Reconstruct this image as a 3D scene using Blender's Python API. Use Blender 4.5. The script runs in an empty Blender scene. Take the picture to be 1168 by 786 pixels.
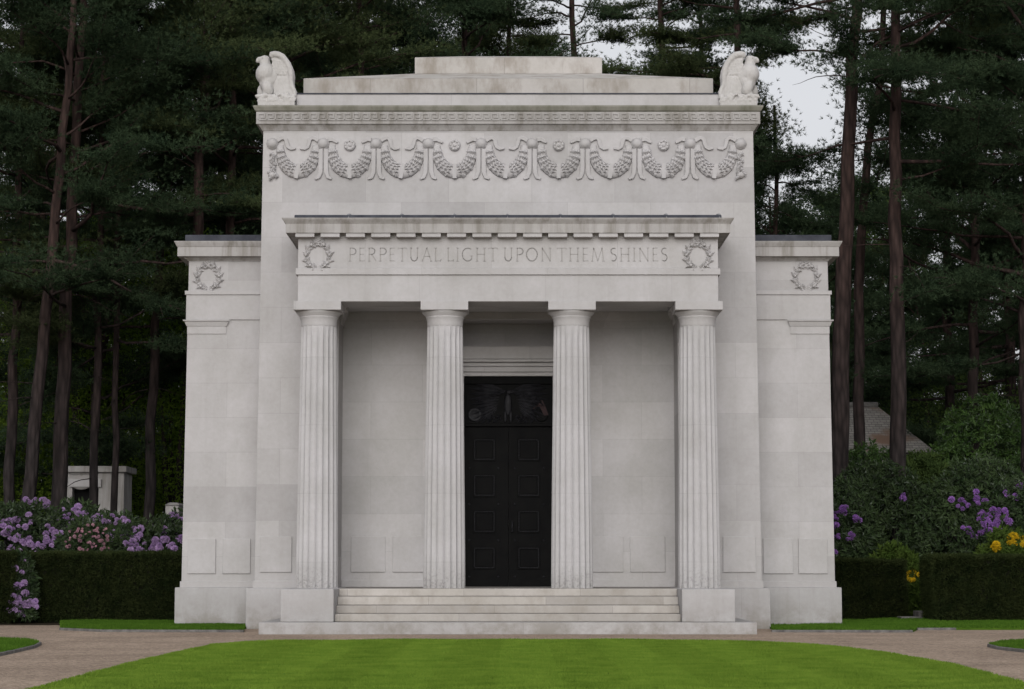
import bpy, bmesh, math, random
import numpy as np
from mathutils import Vector, Matrix
R = math.radians
sc = bpy.context.scene
COL = sc.collection

# ------------------------------------------------------------------ camera
F, IW, IH, HOR = 2500.0, 1168.0, 786.0, 645.0
CX, CZ = 0.066, 1.075
TILT = math.atan((HOR - IH/2)/F)
cam = bpy.data.objects.new('camera', bpy.data.cameras.new('camera')); COL.objects.link(cam)
cam.location = (CX, 0, CZ); cam.rotation_euler = (math.pi/2 + TILT, 0, 0)
cam.data.sensor_width = 36; cam.data.lens = F/IW*36; cam.data.clip_end = 3000
sc.camera = cam

def at(px, py, Y):
    """a point on the vertical plane at distance Y in front of the viewpoint"""
    u, v = (px-IW/2)/F, (IH/2-py)/F
    dy = math.cos(TILT) - v*math.sin(TILT); dz = math.sin(TILT) + v*math.cos(TILT)
    k = Y/dy
    return Vector((CX+u*k, Y, CZ+dz*k))
def Zp(py, Y): return at(584, py, Y).z
def HW(l, r, py, Y): return (at(r, py, Y).x - at(l, py, Y).x)/2
def gr(px, py, z=0.0):
    u, v = (px-IW/2)/F, (IH/2-py)/F
    dy = math.cos(TILT) - v*math.sin(TILT); dz = math.sin(TILT) + v*math.cos(TILT)
    k = (z-CZ)/dz
    return Vector((CX+u*k, dy*k, z))

# ------------------------------------------------------------------ object helpers
def tag(o, label=None, cat=None, group=None, kind=None):
    if label: o['label'] = label
    if cat: o['category'] = cat
    if group: o['group'] = group
    if kind: o['kind'] = kind
    return o
def empty(name, loc, label, cat, group=None, rz=0):
    o = bpy.data.objects.new(name, None); COL.objects.link(o)
    o.location = loc; o.rotation_euler = (0, 0, rz); o.empty_display_size = .3
    o.matrix_world = Matrix.Translation(loc) @ Matrix.Rotation(rz, 4, 'Z')
    return tag(o, label, cat, group)
def link(name, me, mat, parent=None, local=False, bevel=0, smooth=None):
    o = bpy.data.objects.new(name, me); COL.objects.link(o)
    if mat is not None and not me.materials: me.materials.append(mat)
    if parent is not None:
        o.parent = parent
        if not local:
            # geometry given in world coordinates
            m = parent.get('_w')
            o.matrix_parent_inverse = Matrix.Translation((-parent.location.x, -parent.location.y, -parent.location.z)) if parent.type == 'EMPTY' else Matrix.Identity(4)
    if bevel:
        b = o.modifiers.new('bevel', 'BEVEL'); b.width = bevel; b.segments = 2; b.limit_method = 'ANGLE'; b.angle_limit = R(40)
    return o

class MB:
    def __init__(s): s.v = []; s.f = []; s.sm = []
    def add(s, vs, fs, smooth=False):
        b = len(s.v); s.v += [tuple(p) for p in vs]
        for f in fs: s.f.append(tuple(b+i for i in f)); s.sm.append(smooth)
        return s
    def box(s, x0, x1, y0, y1, z0, z1):
        return s.add([(x0,y0,z0),(x1,y0,z0),(x1,y1,z0),(x0,y1,z0),(x0,y0,z1),(x1,y0,z1),(x1,y1,z1),(x0,y1,z1)],
                     [(0,3,2,1),(4,5,6,7),(0,1,5,4),(1,2,6,5),(2,3,7,6),(3,0,4,7)])
    def frus(s, b, t, z0, z1):
        """b, t = (x0,x1,y0,y1) rectangles at z0 and z1"""
        return s.add([(b[0],b[2],z0),(b[1],b[2],z0),(b[1],b[3],z0),(b[0],b[3],z0),(t[0],t[2],z1),(t[1],t[2],z1),(t[1],t[3],z1),(t[0],t[3],z1)],
                     [(0,3,2,1),(4,5,6,7),(0,1,5,4),(1,2,6,5),(2,3,7,6),(3,0,4,7)])
    def prism(s, poly, y0, y1):
        """poly = list of (x,z), counter-clockwise seen from the front (-y)"""
        n = len(poly)
        vs = [(x, y0, z) for x, z in poly] + [(x, y1, z) for x, z in poly]
        fs = [tuple(range(n)), tuple(range(2*n-1, n-1, -1))]
        for i in range(n):
            j = (i+1) % n; fs.append((j, i, n+i, n+j))
        return s.add(vs, fs)
    def sweep(s, path, prof, cap=True):
        """path = [(x,y,mx,my)], prof = closed [(offset,z)]"""
        n = len(prof); vs = []
        for (x, y, mx, my) in path:
            for (o, z) in prof: vs.append((x+mx*o, y+my*o, z))
        fs = []
        for i in range(len(path)-1):
            for j in range(n):
                k = (j+1) % n
                fs.append((i*n+j, i*n+k, (i+1)*n+k, (i+1)*n+j))
        if cap:
            fs.append(tuple(range(n-1, -1, -1))); fs.append(tuple((len(path)-1)*n+j for j in range(n)))
        return s.add(vs, fs)
    def lathe(s, prof, c, seg=32, smooth=True, axis='z'):
        vs = []; fs = []; n = len(prof)
        for i in range(seg):
            a = 2*math.pi*i/seg
            for (r, h) in prof:
                if axis == 'z': vs.append((c[0]+r*math.cos(a), c[1]+r*math.sin(a), c[2]+h))
                else: vs.append((c[0]+r*math.cos(a), c[1]-h, c[2]+r*math.sin(a)))
        for i in range(seg):
            j = (i+1) % seg
            for k in range(n-1): fs.append((i*n+k, j*n+k, j*n+k+1, i*n+k+1))
        return s.add(vs, fs, smooth)
    def tube(s, pts, rad, seg=8, smooth=True, sq=1.0):
        pts = [Vector(p) for p in pts]; n = len(pts); vs = []; fs = []
        for i, p in enumerate(pts):
            d = (pts[min(i+1, n-1)]-pts[max(i-1, 0)]).normalized()
            a = d.cross(Vector((0, 1, 0.01)))
            if a.length < 1e-3: a = d.cross(Vector((1, 0, 0)))
            a.normalize(); b = d.cross(a).normalized()
            r = rad[i] if hasattr(rad, '__len__') else rad
            for k in range(seg):
                t = 2*math.pi*k/seg
                vs.append(p + a*(r*math.cos(t)) + b*(r*sq*math.sin(t)))
        for i in range(n-1):
            for k in range(seg):
                l = (k+1) % seg
                fs.append((i*seg+k, i*seg+l, (i+1)*seg+l, (i+1)*seg+k))
        fs.append(tuple(range(seg-1, -1, -1))); fs.append(tuple((n-1)*seg+k for k in range(seg)))
        return s.add(vs, fs, smooth)
    def blob(s, c, rx, ry, rz, ang=0, seg=8, rings=5, smooth=True):
        """ellipsoid, turned by ang in the x-z plane"""
        vs = []; fs = []; ca, sa = math.cos(ang), math.sin(ang)
        for i in range(rings+1):
            ph = math.pi*i/rings
            for k in range(seg):
                t = 2*math.pi*k/seg
                x = rx*math.sin(ph)*math.cos(t); y = ry*math.sin(ph)*math.sin(t); z = rz*math.cos(ph)
                vs.append((c[0]+x*ca-z*sa, c[1]+y, c[2]+x*sa+z*ca))
        for i in range(rings):
            for k in range(seg):
                l = (k+1) % seg
                fs.append((i*seg+k, i*seg+l, (i+1)*seg+l, (i+1)*seg+k))
        return s.add(vs, fs, smooth)
    def strip(s, pts, w, y0, y1):
        """ribbon of width w along an x-z polyline, from depth y0 to y1"""
        n = len(pts); P = [Vector((p[0], p[1])) for p in pts]; L = []; Rr = []
        for i in range(n):
            d = (P[min(i+1, n-1)]-P[max(i-1, 0)]).normalized(); nn = Vector((-d.y, d.x))
            ww = w[i] if hasattr(w, '__len__') else w
            L.append(P[i]+nn*ww/2); Rr.append(P[i]-nn*ww/2)
        vs = []
        for i in range(n): vs += [(L[i].x, y0, L[i].y), (Rr[i].x, y0, Rr[i].y), (Rr[i].x, y1, Rr[i].y), (L[i].x, y1, L[i].y)]
        fs = [(0,1,2,3), tuple(4*(n-1)+k for k in (3,2,1,0))]
        for i in range(n-1):
            for k in range(4): fs.append((4*i+k, 4*i+(k+1) % 4, 4*i+4+(k+1) % 4, 4*i+4+k))
        s.add(vs, fs)
        return s
    def mesh(s, name):
        me = bpy.data.meshes.new(name); me.from_pydata(s.v, [], s.f)
        me.polygons.foreach_set('use_smooth', s.sm)
        bm = bmesh.new(); bm.from_mesh(me); bmesh.ops.recalc_face_normals(bm, faces=bm.faces); bm.to_mesh(me); bm.free()
        return me
    def build(s, name, mat, parent=None, bevel=0, local=False):
        return link(name, s.mesh(name), mat, parent, local, bevel)

def np_mesh(name, V, Fc, k):
    """V (n,3), Fc (m,k) numpy"""
    me = bpy.data.meshes.new(name); n, m = len(V), len(Fc)
    me.vertices.add(n); me.vertices.foreach_set('co', np.ascontiguousarray(V, dtype=np.float32).ravel())
    me.loops.add(m*k); me.loops.foreach_set('vertex_index', np.ascontiguousarray(Fc, dtype=np.int32).ravel())
    me.polygons.add(m); me.polygons.foreach_set('loop_start', np.arange(0, m*k, k, dtype=np.int32))
    me.update(calc_edges=True); return me

# ------------------------------------------------------------------ materials
def nt(name):
    m = bpy.data.materials.new(name); m.use_nodes = True; t = m.node_tree; t.nodes.clear()
    return m, t, t.nodes, t.links
def N(ns, ty, **kw):
    n = ns.new(ty)
    for k, v in kw.items():
        if k.startswith('i_'): n.inputs[k[2:]].default_value = v
        else: setattr(n, k, v)
    return n
def rgb(h, s=1): return (h[0]*s, h[1]*s, h[2]*s, 1)
def ramp(ns, p0, c0, p1, c1):
    r = ns.new('ShaderNodeValToRGB'); r.color_ramp.elements[0].position = p0; r.color_ramp.elements[0].color = c0
    r.color_ramp.elements[1].position = p1; r.color_ramp.elements[1].color = c1; return r
def mixc(ns, ls, fac, a, b, mode='MIX'):
    m = ns.new('ShaderNodeMix'); m.data_type = 'RGBA'; m.blend_type = mode
    for sock, val in ((m.inputs[0], fac), (m.inputs[6], a), (m.inputs[7], b)):
        if hasattr(val, 'is_output'): ls.new(val, sock)
        else: sock.default_value = val
    return m.outputs[2]
def math_(ns, ls, op, a, b=0.0):
    m = ns.new('ShaderNodeMath'); m.operation = op
    for sock, val in ((m.inputs[0], a), (m.inputs[1], b)):
        if hasattr(val, 'is_output'): ls.new(val, sock)
        else: sock.default_value = val
    return m.outputs[0]

def stone(name, base=(.47,.455,.44), blocks=True, mort=.82, ss=(5,5,.45), bw=1.35, bh=.61, grime=0.0, streak=0.25, foot=None, dirt=(.16,.15,.125), tone=.06, spots=0.0, bumps=.15, off=(0,0)):
    m, t, ns, ls = nt(name)
    out = N(ns, 'ShaderNodeOutputMaterial'); bs = N(ns, 'ShaderNodeBsdfPrincipled'); bs.inputs['Roughness'].default_value = .85
    bs.inputs['Specular IOR Level'].default_value = .25
    ls.new(bs.outputs[0], out.inputs[0])
    geo = N(ns, 'ShaderNodeNewGeometry'); sep = N(ns, 'ShaderNodeSeparateXYZ'); ls.new(geo.outputs['Position'], sep.inputs[0])
    u = math_(ns, ls, 'ADD', sep.outputs[0], math_(ns, ls, 'MULTIPLY', sep.outputs[1], .97))
    cmb = N(ns, 'ShaderNodeCombineXYZ'); ls.new(math_(ns, ls, 'ADD', u, off[0]), cmb.inputs[0]); ls.new(math_(ns, ls, 'ADD', sep.outputs[2], off[1]), cmb.inputs[1])
    col = rgb(base)
    if blocks:
        br = N(ns, 'ShaderNodeTexBrick'); ls.new(cmb.outputs[0], br.inputs['Vector'])
        br.inputs['Scale'].default_value = 1; br.inputs['Brick Width'].default_value = bw; br.inputs['Row Height'].default_value = bh
        br.inputs['Mortar Size'].default_value = .0035; br.inputs['Mortar Smooth'].default_value = .3
        br.inputs['Color1'].default_value = rgb(base, 1-tone*1.2); br.inputs['Color2'].default_value = rgb((base[0]*1.0, base[1], base[2]*1.0), 1+tone)
        br.inputs['Mortar'].default_value = rgb(base, mort); br.offset = .43; br.squash = 1
        col = br.outputs['Color']
    n1 = N(ns, 'ShaderNodeTexNoise', i_Scale=1.1, i_Detail=6, i_Roughness=.6); ls.new(geo.outputs['Position'], n1.inputs['Vector'])
    r1 = ramp(ns, .35, (.90,.895,.88,1), .65, (1.05,1.045,1.05,1)); ls.new(n1.outputs[0], r1.inputs[0])
    col = mixc(ns, ls, 1.0, col, r1.outputs[0], 'MULTIPLY')
    n2 = N(ns, 'ShaderNodeTexNoise', i_Scale=14, i_Detail=8, i_Roughness=.7); ls.new(geo.outputs['Position'], n2.inputs['Vector'])
    r2 = ramp(ns, .3, (.945,.94,.93,1), .62, (1.02,1.02,1.02,1)); ls.new(n2.outputs[0], r2.inputs[0])
    col = mixc(ns, ls, 1.0, col, r2.outputs[0], 'MULTIPLY')
    if streak or grime:
        mp = N(ns, 'ShaderNodeMapping'); mp.inputs['Scale'].default_value = ss; ls.new(geo.outputs['Position'], mp.inputs[0])
        n3 = N(ns, 'ShaderNodeTexNoise', i_Scale=1, i_Detail=6, i_Roughness=.65); ls.new(mp.outputs[0], n3.inputs['Vector'])
        r3 = ramp(ns, .52-.10*grime, (0,0,0,1), .74-.14*grime, (1,1,1,1)); ls.new(n3.outputs[0], r3.inputs[0])
        col = mixc(ns, ls, math_(ns, ls, 'MULTIPLY', r3.outputs[0], max(streak, grime)), col, rgb(dirt), 'MIX')
    if foot:
        z0, z1, amt = foot
        g = N(ns, 'ShaderNodeMapRange'); g.inputs[1].default_value = z0; g.inputs[2].default_value = z1; g.inputs[3].default_value = 1; g.inputs[4].default_value = 0
        ls.new(sep.outputs[2], g.inputs[0])
        n4 = N(ns, 'ShaderNodeTexNoise', i_Scale=2.2, i_Detail=7, i_Roughness=.7); ls.new(geo.outputs['Position'], n4.inputs['Vector'])
        mm = math_(ns, ls, 'MULTIPLY', g.outputs[0], ramp_out(ns, ls, n4.outputs[0], .38, .6))
        col = mixc(ns, ls, math_(ns, ls, 'MULTIPLY', mm, amt), col, rgb(dirt))
        if spots:
            n5 = N(ns, 'ShaderNodeTexNoise', i_Scale=26, i_Detail=4, i_Roughness=.6); ls.new(geo.outputs['Position'], n5.inputs['Vector'])
            mm2 = math_(ns, ls, 'MULTIPLY', g.outputs[0], ramp_out(ns, ls, n5.outputs[0], .5, .62))
            col = mixc(ns, ls, math_(ns, ls, 'MULTIPLY', mm2, spots), col, (.1,.095,.085,1))
    ls.new(col, bs.inputs['Base Color'])
    if bumps:
        bp = N(ns, 'ShaderNodeBump'); bp.inputs['Strength'].default_value = bumps; bp.inputs['Distance'].default_value = .01
        n6 = N(ns, 'ShaderNodeTexNoise', i_Scale=30, i_Detail=6); ls.new(geo.outputs['Position'], n6.inputs['Vector'])
        ls.new(n6.outputs[0], bp.inputs['Height']); ls.new(bp.outputs[0], bs.inputs['Normal'])
    return m
def ramp_out(ns, ls, src, a, b):
    r = ramp(ns, a, (0,0,0,1), b, (1,1,1,1)); ls.new(src, r.inputs[0]); return r.outputs[0]

def simple(name, c0, c1, scale, rough=.8, spec=.3, metal=0, bump=0, bscale=None, detail=6, lo=.35, hi=.65):
    m, t, ns, ls = nt(name)
    out = N(ns, 'ShaderNodeOutputMaterial'); bs = N(ns, 'ShaderNodeBsdfPrincipled'); ls.new(bs.outputs[0], out.inputs[0])
    bs.inputs['Roughness'].default_value = rough; bs.inputs['Specular IOR Level'].default_value = spec; bs.inputs['Metallic'].default_value = metal
    geo = N(ns, 'ShaderNodeNewGeometry')
    n1 = N(ns, 'ShaderNodeTexNoise', i_Scale=scale, i_Detail=detail, i_Roughness=.65); ls.new(geo.outputs['Position'], n1.inputs['Vector'])
    r = ramp(ns, lo, rgb(c0), hi, rgb(c1)); ls.new(n1.outputs[0], r.inputs[0]); ls.new(r.outputs[0], bs.inputs['Base Color'])
    if bump:
        bp = N(ns, 'ShaderNodeBump'); bp.inputs['Strength'].default_value = bump; bp.inputs['Distance'].default_value = .02
        n2 = N(ns, 'ShaderNodeTexNoise', i_Scale=bscale or scale*4, i_Detail=6); ls.new(geo.outputs['Position'], n2.inputs['Vector'])
        ls.new(n2.outputs[0], bp.inputs['Height']); ls.new(bp.outputs[0], bs.inputs['Normal'])
    return m

def leaf(name, c0, c1, scale=1.2, trans=.3, gloss=.0, rough=.45):
    m, t, ns, ls = nt(name)
    out = N(ns, 'ShaderNodeOutputMaterial')
    tc = N(ns, 'ShaderNodeNewGeometry'); oi = N(ns, 'ShaderNodeObjectInfo')
    n1 = N(ns, 'ShaderNodeTexNoise', i_Scale=scale, i_Detail=5, i_Roughness=.75); ls.new(tc.outputs['Position'], n1.inputs['Vector'])
    r = ramp(ns, .32, rgb(c0), .68, rgb(c1)); ls.new(n1.outputs[0], r.inputs[0])
    var = N(ns, 'ShaderNodeMapRange'); var.inputs[3].default_value = .75; var.inputs[4].default_value = 1.25; ls.new(oi.outputs['Random'], var.inputs[0])
    hs = N(ns, 'ShaderNodeHueSaturation'); ls.new(r.outputs[0], hs.inputs['Color']); ls.new(var.outputs[0], hs.inputs['Value'])
    d = N(ns, 'ShaderNodeBsdfDiffuse'); tr = N(ns, 'ShaderNodeBsdfTranslucent'); mx = N(ns, 'ShaderNodeMixShader'); mx.inputs[0].default_value = trans
    ls.new(hs.outputs[0], d.inputs[0]); ls.new(hs.outputs[0], tr.inputs[0]); ls.new(d.outputs[0], mx.inputs[1]); ls.new(tr.outputs[0], mx.inputs[2])
    s = mx.outputs[0]
    if gloss:
        g = N(ns, 'ShaderNodeBsdfGlossy'); g.inputs['Roughness'].default_value = rough; g.inputs[0].default_value = (1,1,1,1)
        fr = N(ns, 'ShaderNodeFresnel'); fr.inputs[0].default_value = 1.4
        m2 = N(ns, 'ShaderNodeMixShader'); ls.new(math_(ns, ls, 'MULTIPLY', fr.outputs[0], gloss), m2.inputs[0])
        ls.new(s, m2.inputs[1]); ls.new(g.outputs[0], m2.inputs[2]); s = m2.outputs[0]
    ls.new(s, out.inputs[0]); return m

PS = (.425,.416,.422)
M = {}
M['wall'] = stone('ashlar stone', PS, bw=1.45, bh=.615, streak=.16, grime=.1, dirt=(.25,.24,.225), tone=.085, foot=(.6,1.6,.15))
M['ent'] = stone('entablature stone', PS, bw=2.1, bh=3, streak=.2, grime=.12, dirt=(.24,.23,.21), tone=.035)
M['porch'] = stone('porch stone brightened against shade', (.51,.50,.505), bw=1.6, bh=.66, streak=.06, tone=.06)  # same stone as the walls, colour lightened to offset the porch shade
M['column'] = stone('column stone', (.435,.428,.438), bw=9, bh=1.13, streak=.05, tone=.035, foot=(.68,1.15,.35), spots=.4)
M['plinth'] = stone('plinth stone', (.395,.388,.395), bw=2.2, bh=4, streak=.18, grime=.2, foot=(0,.62,.85), dirt=(.20,.185,.16), off=(.3,0))
M['step'] = stone('step stone', (.385,.365,.345), bw=1.9, bh=(Zp(672, 35.0)-Zp(709.5, 35.0))/4, off=(0, -Zp(709.5, 35.0)+.002), ss=(3,3,2), streak=.35, grime=.5, dirt=(.24,.215,.18), tone=.13, mort=.6)
M['cornice'] = stone('cornice stone', (.375,.364,.36), bw=1.7, bh=30, streak=.5, grime=.6, dirt=(.14,.125,.10))
M['crown'] = stone('crown stone with algae', (.25,.245,.215), blocks=False, ss=(3,3,1), streak=.7, grime=.7, dirt=(.12,.12,.085))
M['attic'] = stone('weathered attic stone', (.43,.412,.395), bw=1.9, bh=30, mort=.45, ss=(2.4,2.4,1.0), streak=.6, grime=.62, dirt=(.19,.16,.125), off=(.45,0))
M['carve'] = stone('carved stone', PS, blocks=False, streak=.12, dirt=(.25,.23,.2))
M['porch_panel'] = stone('panel stone brightened against shade', (.50,.49,.495), blocks=False, streak=.06)  # carved stone lightened likewise, to match the brightened porch wall
M['eagle'] = stone('eagle stone', (.46,.45,.445), blocks=False, streak=.15, grime=.15, dirt=(.25,.235,.2))
def feathers(m, sc=24):
    t = m.node_tree; ns, ls = t.nodes, t.links; b = [n for n in ns if n.type == 'BUMP'][0]; g = [n for n in ns if n.type == 'NEW_GEOMETRY'][0]
    mp = ns.new('ShaderNodeMapping'); mp.inputs['Scale'].default_value = (1, 1, .62); v = ns.new('ShaderNodeTexVoronoi'); v.inputs['Scale'].default_value = sc
    ls.new(g.outputs['Position'], mp.inputs[0]); ls.new(mp.outputs[0], v.inputs['Vector']); ls.new(v.outputs['Distance'], b.inputs['Height'])
    b.inputs['Strength'].default_value = .38; b.inputs['Distance'].default_value = .02; b.invert = True
feathers(M['eagle'])
M['groove'] = stone('dirt in the letter grooves', (.355,.345,.34), blocks=False, streak=0)
M['lead'] = simple('lead sheet', (.03,.032,.043), (.062,.066,.08), 3, .7, .15, 0)
M['lead_light'] = simple('dull lead', (.15,.155,.165), (.22,.225,.235), 3, .6, .3)
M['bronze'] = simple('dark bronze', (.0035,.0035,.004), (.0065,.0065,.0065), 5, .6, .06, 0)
M['bronze_hi'] = simple('rubbed bronze', (.009,.009,.011), (.022,.022,.026), 20, .55, .2, 0)
M['bronze_red'] = simple('red enamel', (.02,.010,.011), (.03,.013,.014), 8, .6, .2)
M['gravel'] = None
M['bark'] = None

def gravel_mat():
    m, t, ns, ls = nt('fine gravel'); out = N(ns, 'ShaderNodeOutputMaterial'); bs = N(ns, 'ShaderNodeBsdfPrincipled'); ls.new(bs.outputs[0], out.inputs[0])
    bs.inputs['Roughness'].default_value = .95; bs.inputs['Specular IOR Level'].default_value = .2
    geo = N(ns, 'ShaderNodeNewGeometry')
    v = N(ns, 'ShaderNodeTexVoronoi', i_Scale=42); ls.new(geo.outputs['Position'], v.inputs['Vector'])
    hs = N(ns, 'ShaderNodeSeparateColor'); ls.new(v.outputs['Color'], hs.inputs[0])
    r = ramp(ns, 0, (.225,.172,.128,1), 1, (.49,.385,.30,1)); ls.new(hs.outputs[0], r.inputs[0])
    n = N(ns, 'ShaderNodeTexNoise', i_Scale=.55, i_Detail=6, i_Roughness=.7); ls.new(geo.outputs['Position'], n.inputs['Vector'])
    r2 = ramp(ns, .36, (.74,.72,.71,1), .62, (1.06,1.05,1.05,1)); ls.new(n.outputs[0], r2.inputs[0])
    c = mixc(ns, ls, 1.0, r.outputs[0], r2.outputs[0], 'MULTIPLY')
    n3 = N(ns, 'ShaderNodeTexNoise', i_Scale=9, i_Detail=5, i_Roughness=.8); ls.new(geo.outputs['Position'], n3.inputs['Vector'])
    r3 = ramp(ns, .38, (.74,.73,.72,1), .6, (1.07,1.07,1.07,1)); ls.new(n3.outputs[0], r3.inputs[0])
    c = mixc(ns, ls, 1.0, c, r3.outputs[0], 'MULTIPLY'); ls.new(c, bs.inputs['Base Color'])
    bp = N(ns, 'ShaderNodeBump'); bp.inputs['Strength'].default_value = .6; bp.inputs['Distance'].default_value = .015
    ls.new(v.outputs['Distance'], bp.inputs['Height']); ls.new(bp.outputs[0], bs.inputs['Normal'])
    return m
M['gravel'] = gravel_mat()
def bark_mat():
    m, t, ns, ls = nt('pine bark'); out = N(ns, 'ShaderNodeOutputMaterial'); bs = N(ns, 'ShaderNodeBsdfPrincipled'); ls.new(bs.outputs[0], out.inputs[0])
    bs.inputs['Roughness'].default_value = .95; bs.inputs['Specular IOR Level'].default_value = .15
    geo = N(ns, 'ShaderNodeNewGeometry'); sep = N(ns, 'ShaderNodeSeparateXYZ'); ls.new(geo.outputs['Position'], sep.inputs[0])
    mp = N(ns, 'ShaderNodeMapping'); mp.inputs['Scale'].default_value = (10,10,2.4); ls.new(geo.outputs['Position'], mp.inputs[0])
    v = N(ns, 'ShaderNodeTexVoronoi', i_Scale=1); ls.new(mp.outputs[0], v.inputs['Vector'])
    low = ramp(ns, .1, (.036,.030,.030,1), .8, (.013,.011,.011,1)); ls.new(v.outputs['Distance'], low.inputs[0])
    hi = ramp(ns, .1, (.060,.038,.033,1), .8, (.022,.0145,.013,1)); ls.new(v.outputs['Distance'], hi.inputs[0])
    n = N(ns, 'ShaderNodeTexNoise', i_Scale=.6, i_Detail=4); ls.new(geo.outputs['Position'], n.inputs['Vector'])
    zz = math_(ns, ls, 'ADD', sep.outputs[2], math_(ns, ls, 'MULTIPLY', n.outputs[0], 4.0))
    f = N(ns, 'ShaderNodeMapRange'); f.inputs[1].default_value = 5; f.inputs[2].default_value = 11; ls.new(zz, f.inputs[0])
    ls.new(mixc(ns, ls, f.outputs[0], low.outputs[0], hi.outputs[0]), bs.inputs['Base Color'])
    bp = N(ns, 'ShaderNodeBump'); bp.inputs['Strength'].default_value = .9; bp.inputs['Distance'].default_value = .04; bp.invert = True
    ls.new(v.outputs['Distance'], bp.inputs['Height']); ls.new(bp.outputs[0], bs.inputs['Normal'])
    return m
M['bark'] = bark_mat()
M['needle'] = leaf('pine needles', (.016,.030,.018), (.066,.098,.050), 1.3, .25)
M['needle_olive'] = leaf('olive pine needles', (.020,.032,.015), (.078,.098,.042), 1.3, .25)
M['decid'] = leaf('fresh green leaves', (.08,.14,.02), (.20,.30,.045), 1.2, .6)
M['under'] = leaf('understorey leaves', (.026,.046,.016), (.075,.11,.032), 1.4, .35)
M['rhodo'] = leaf('rhododendron leaves', (.020,.038,.016), (.060,.090,.036), 2.2, .2, .12, .5)
M['laurel'] = leaf('laurel leaves', (.020,.046,.014), (.065,.115,.028), 2.2, .25, .22, .4)
M['azalea'] = leaf('azalea leaves', (.04,.075,.015), (.09,.13,.03), 3, .3)
M['yew'] = leaf('clipped yew', (.014,.023,.009), (.040,.050,.018), 3.5, .15)
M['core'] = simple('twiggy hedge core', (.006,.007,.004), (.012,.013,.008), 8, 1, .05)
M['purple'] = leaf('mauve petals', (.30,.18,.40), (.54,.39,.60), 6, .3)
M['violet'] = leaf('violet petals', (.22,.10,.34), (.38,.20,.52), 6, .3)
M['pink'] = leaf('pale pink petals', (.42,.22,.30), (.58,.36,.40), 6, .35)
M['yellow'] = leaf('yellow petals', (.52,.33,.012), (.64,.46,.03), 5, .3)
M['grass'] = leaf('mown grass', (.105,.188,.022), (.20,.30,.042), 2.2, .4)
M['grass_dark'] = leaf('verge grass', (.045,.10,.012), (.08,.155,.02), 1.5, .35)
M['turf'] = simple('turf soil', (.035,.075,.008), (.06,.11,.012), 6, 1, .05)
M['floor'] = simple('woodland floor', (.022,.018,.012), (.05,.038,.024), 2.5, 1, .05, bump=.5)
M['kerb'] = simple('kerb concrete', (.085,.08,.078), (.17,.165,.155), 7, .9, .2, bump=.4)
M['tile'] = None

# ------------------------------------------------------------------ chapel
YB, YK, YC, YA, YM, YW, YN = 34.75, 35.0, 36.5, 36.16, 37.8, 38.9, 38.8
chapel = empty('memorial_chapel', (0, YM, 0), 'white stone memorial chapel with four fluted columns, inscribed frieze and dark double door', 'chapel')
ZS = Zp(672, YK)                       # stylobate
zpl = ZS - .012                        # plinth top
ZBASE = Zp(709.5, YK)

# --- main block with the porch recess cut in its front
hb, ht = HW(289.5, 868, 645, YM), HW(300, 858.6, 150, YM)
z_top = Zp(148.5, YM)
ZC = Zp(356, YN)                       # porch ceiling
HO = HW(386.2, 772.8, 400, YM)         # half width of the recess
def hx(z): return hb + (ht-hb)*(z-zpl)/(z_top-zpl)
mb = MB()
mb.prism([(-hb, zpl), (-HO, zpl), (-HO, ZC), (HO, ZC), (HO, zpl), (hb, zpl), (ht, z_top), (-ht, z_top)], YM, YN-.05)
NH = .97; ZN = Zp(364, YN)             # door niche
pw = MB()
pw.prism([(-hb+.01, zpl), (-NH, zpl), (-NH, ZN), (NH, ZN), (NH, zpl), (hb-.01, zpl), (ht-.01, z_top-.02), (-ht+.01, z_top-.02)], YN, YN+.85)
pw.box(-NH-.02, NH+.02, YN+.85, YN+.9, zpl, ZN+.1)
mb.prism([(-hb+.01, zpl), (hb-.01, zpl), (ht-.01, z_top-.02), (-ht+.01, z_top-.02)], YN+.9, 47.2)
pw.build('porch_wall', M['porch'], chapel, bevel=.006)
# close the 5 cm slit between the slabs
mb.box(-hb+.02, -HO-.01, YN-.05, YN, zpl, z_top-.5); mb.box(HO+.01, hb-.02, YN-.05, YN, zpl, z_top-.5); mb.box(-HO-.01, HO+.01, YN-.05, YN, ZC+.01, z_top-.5)
main = mb.build('main_block', M['wall'], chapel, bevel=.006)
# base course and plinth of the main block (front parts either side of the portico)
pl = MB()
hp = HW(279.7, 878.6, 700, YM-.1)
pl.prism([(-hp, -.3), (hp, -.3), (hp, zpl), (-hp, zpl)], YM-.1, 47.3)
pl.build('plinth', M['plinth'], chapel, bevel=.012)
bc = MB(); zb = Zp(662.5, YM)
hbc = hb+.035
path = [(-hb, 47.2, -1, 0), (-hb, YM, -1, -1), (-HO, YM, 0, -1)]
prof = [(-.02, zpl+.002), (.022, zpl+.002), (.022, zb-.006), (.016, zb), (-.02, zb)]
bc.sweep(path, prof).build('base_course', M['wall'], chapel)
MB().sweep([(HO, YM, 0, -1), (hb, YM, 1, -1), (hb, 47.2, 1, 0)], prof).build('base_course', M['wall'], chapel)

def panel(parent, l, r, t, b, Y, mat, d=.03):
    a, c = at(l, b, Y), at(r, t, Y)
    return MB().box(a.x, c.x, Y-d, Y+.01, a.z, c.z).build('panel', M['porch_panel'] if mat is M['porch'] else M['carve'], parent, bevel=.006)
panel(main, 296.4, 333, 612, 652.7, YM, M['wall']); panel(main, 824.8, 861.6, 612, 652.7, YM, M['wall'])

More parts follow.
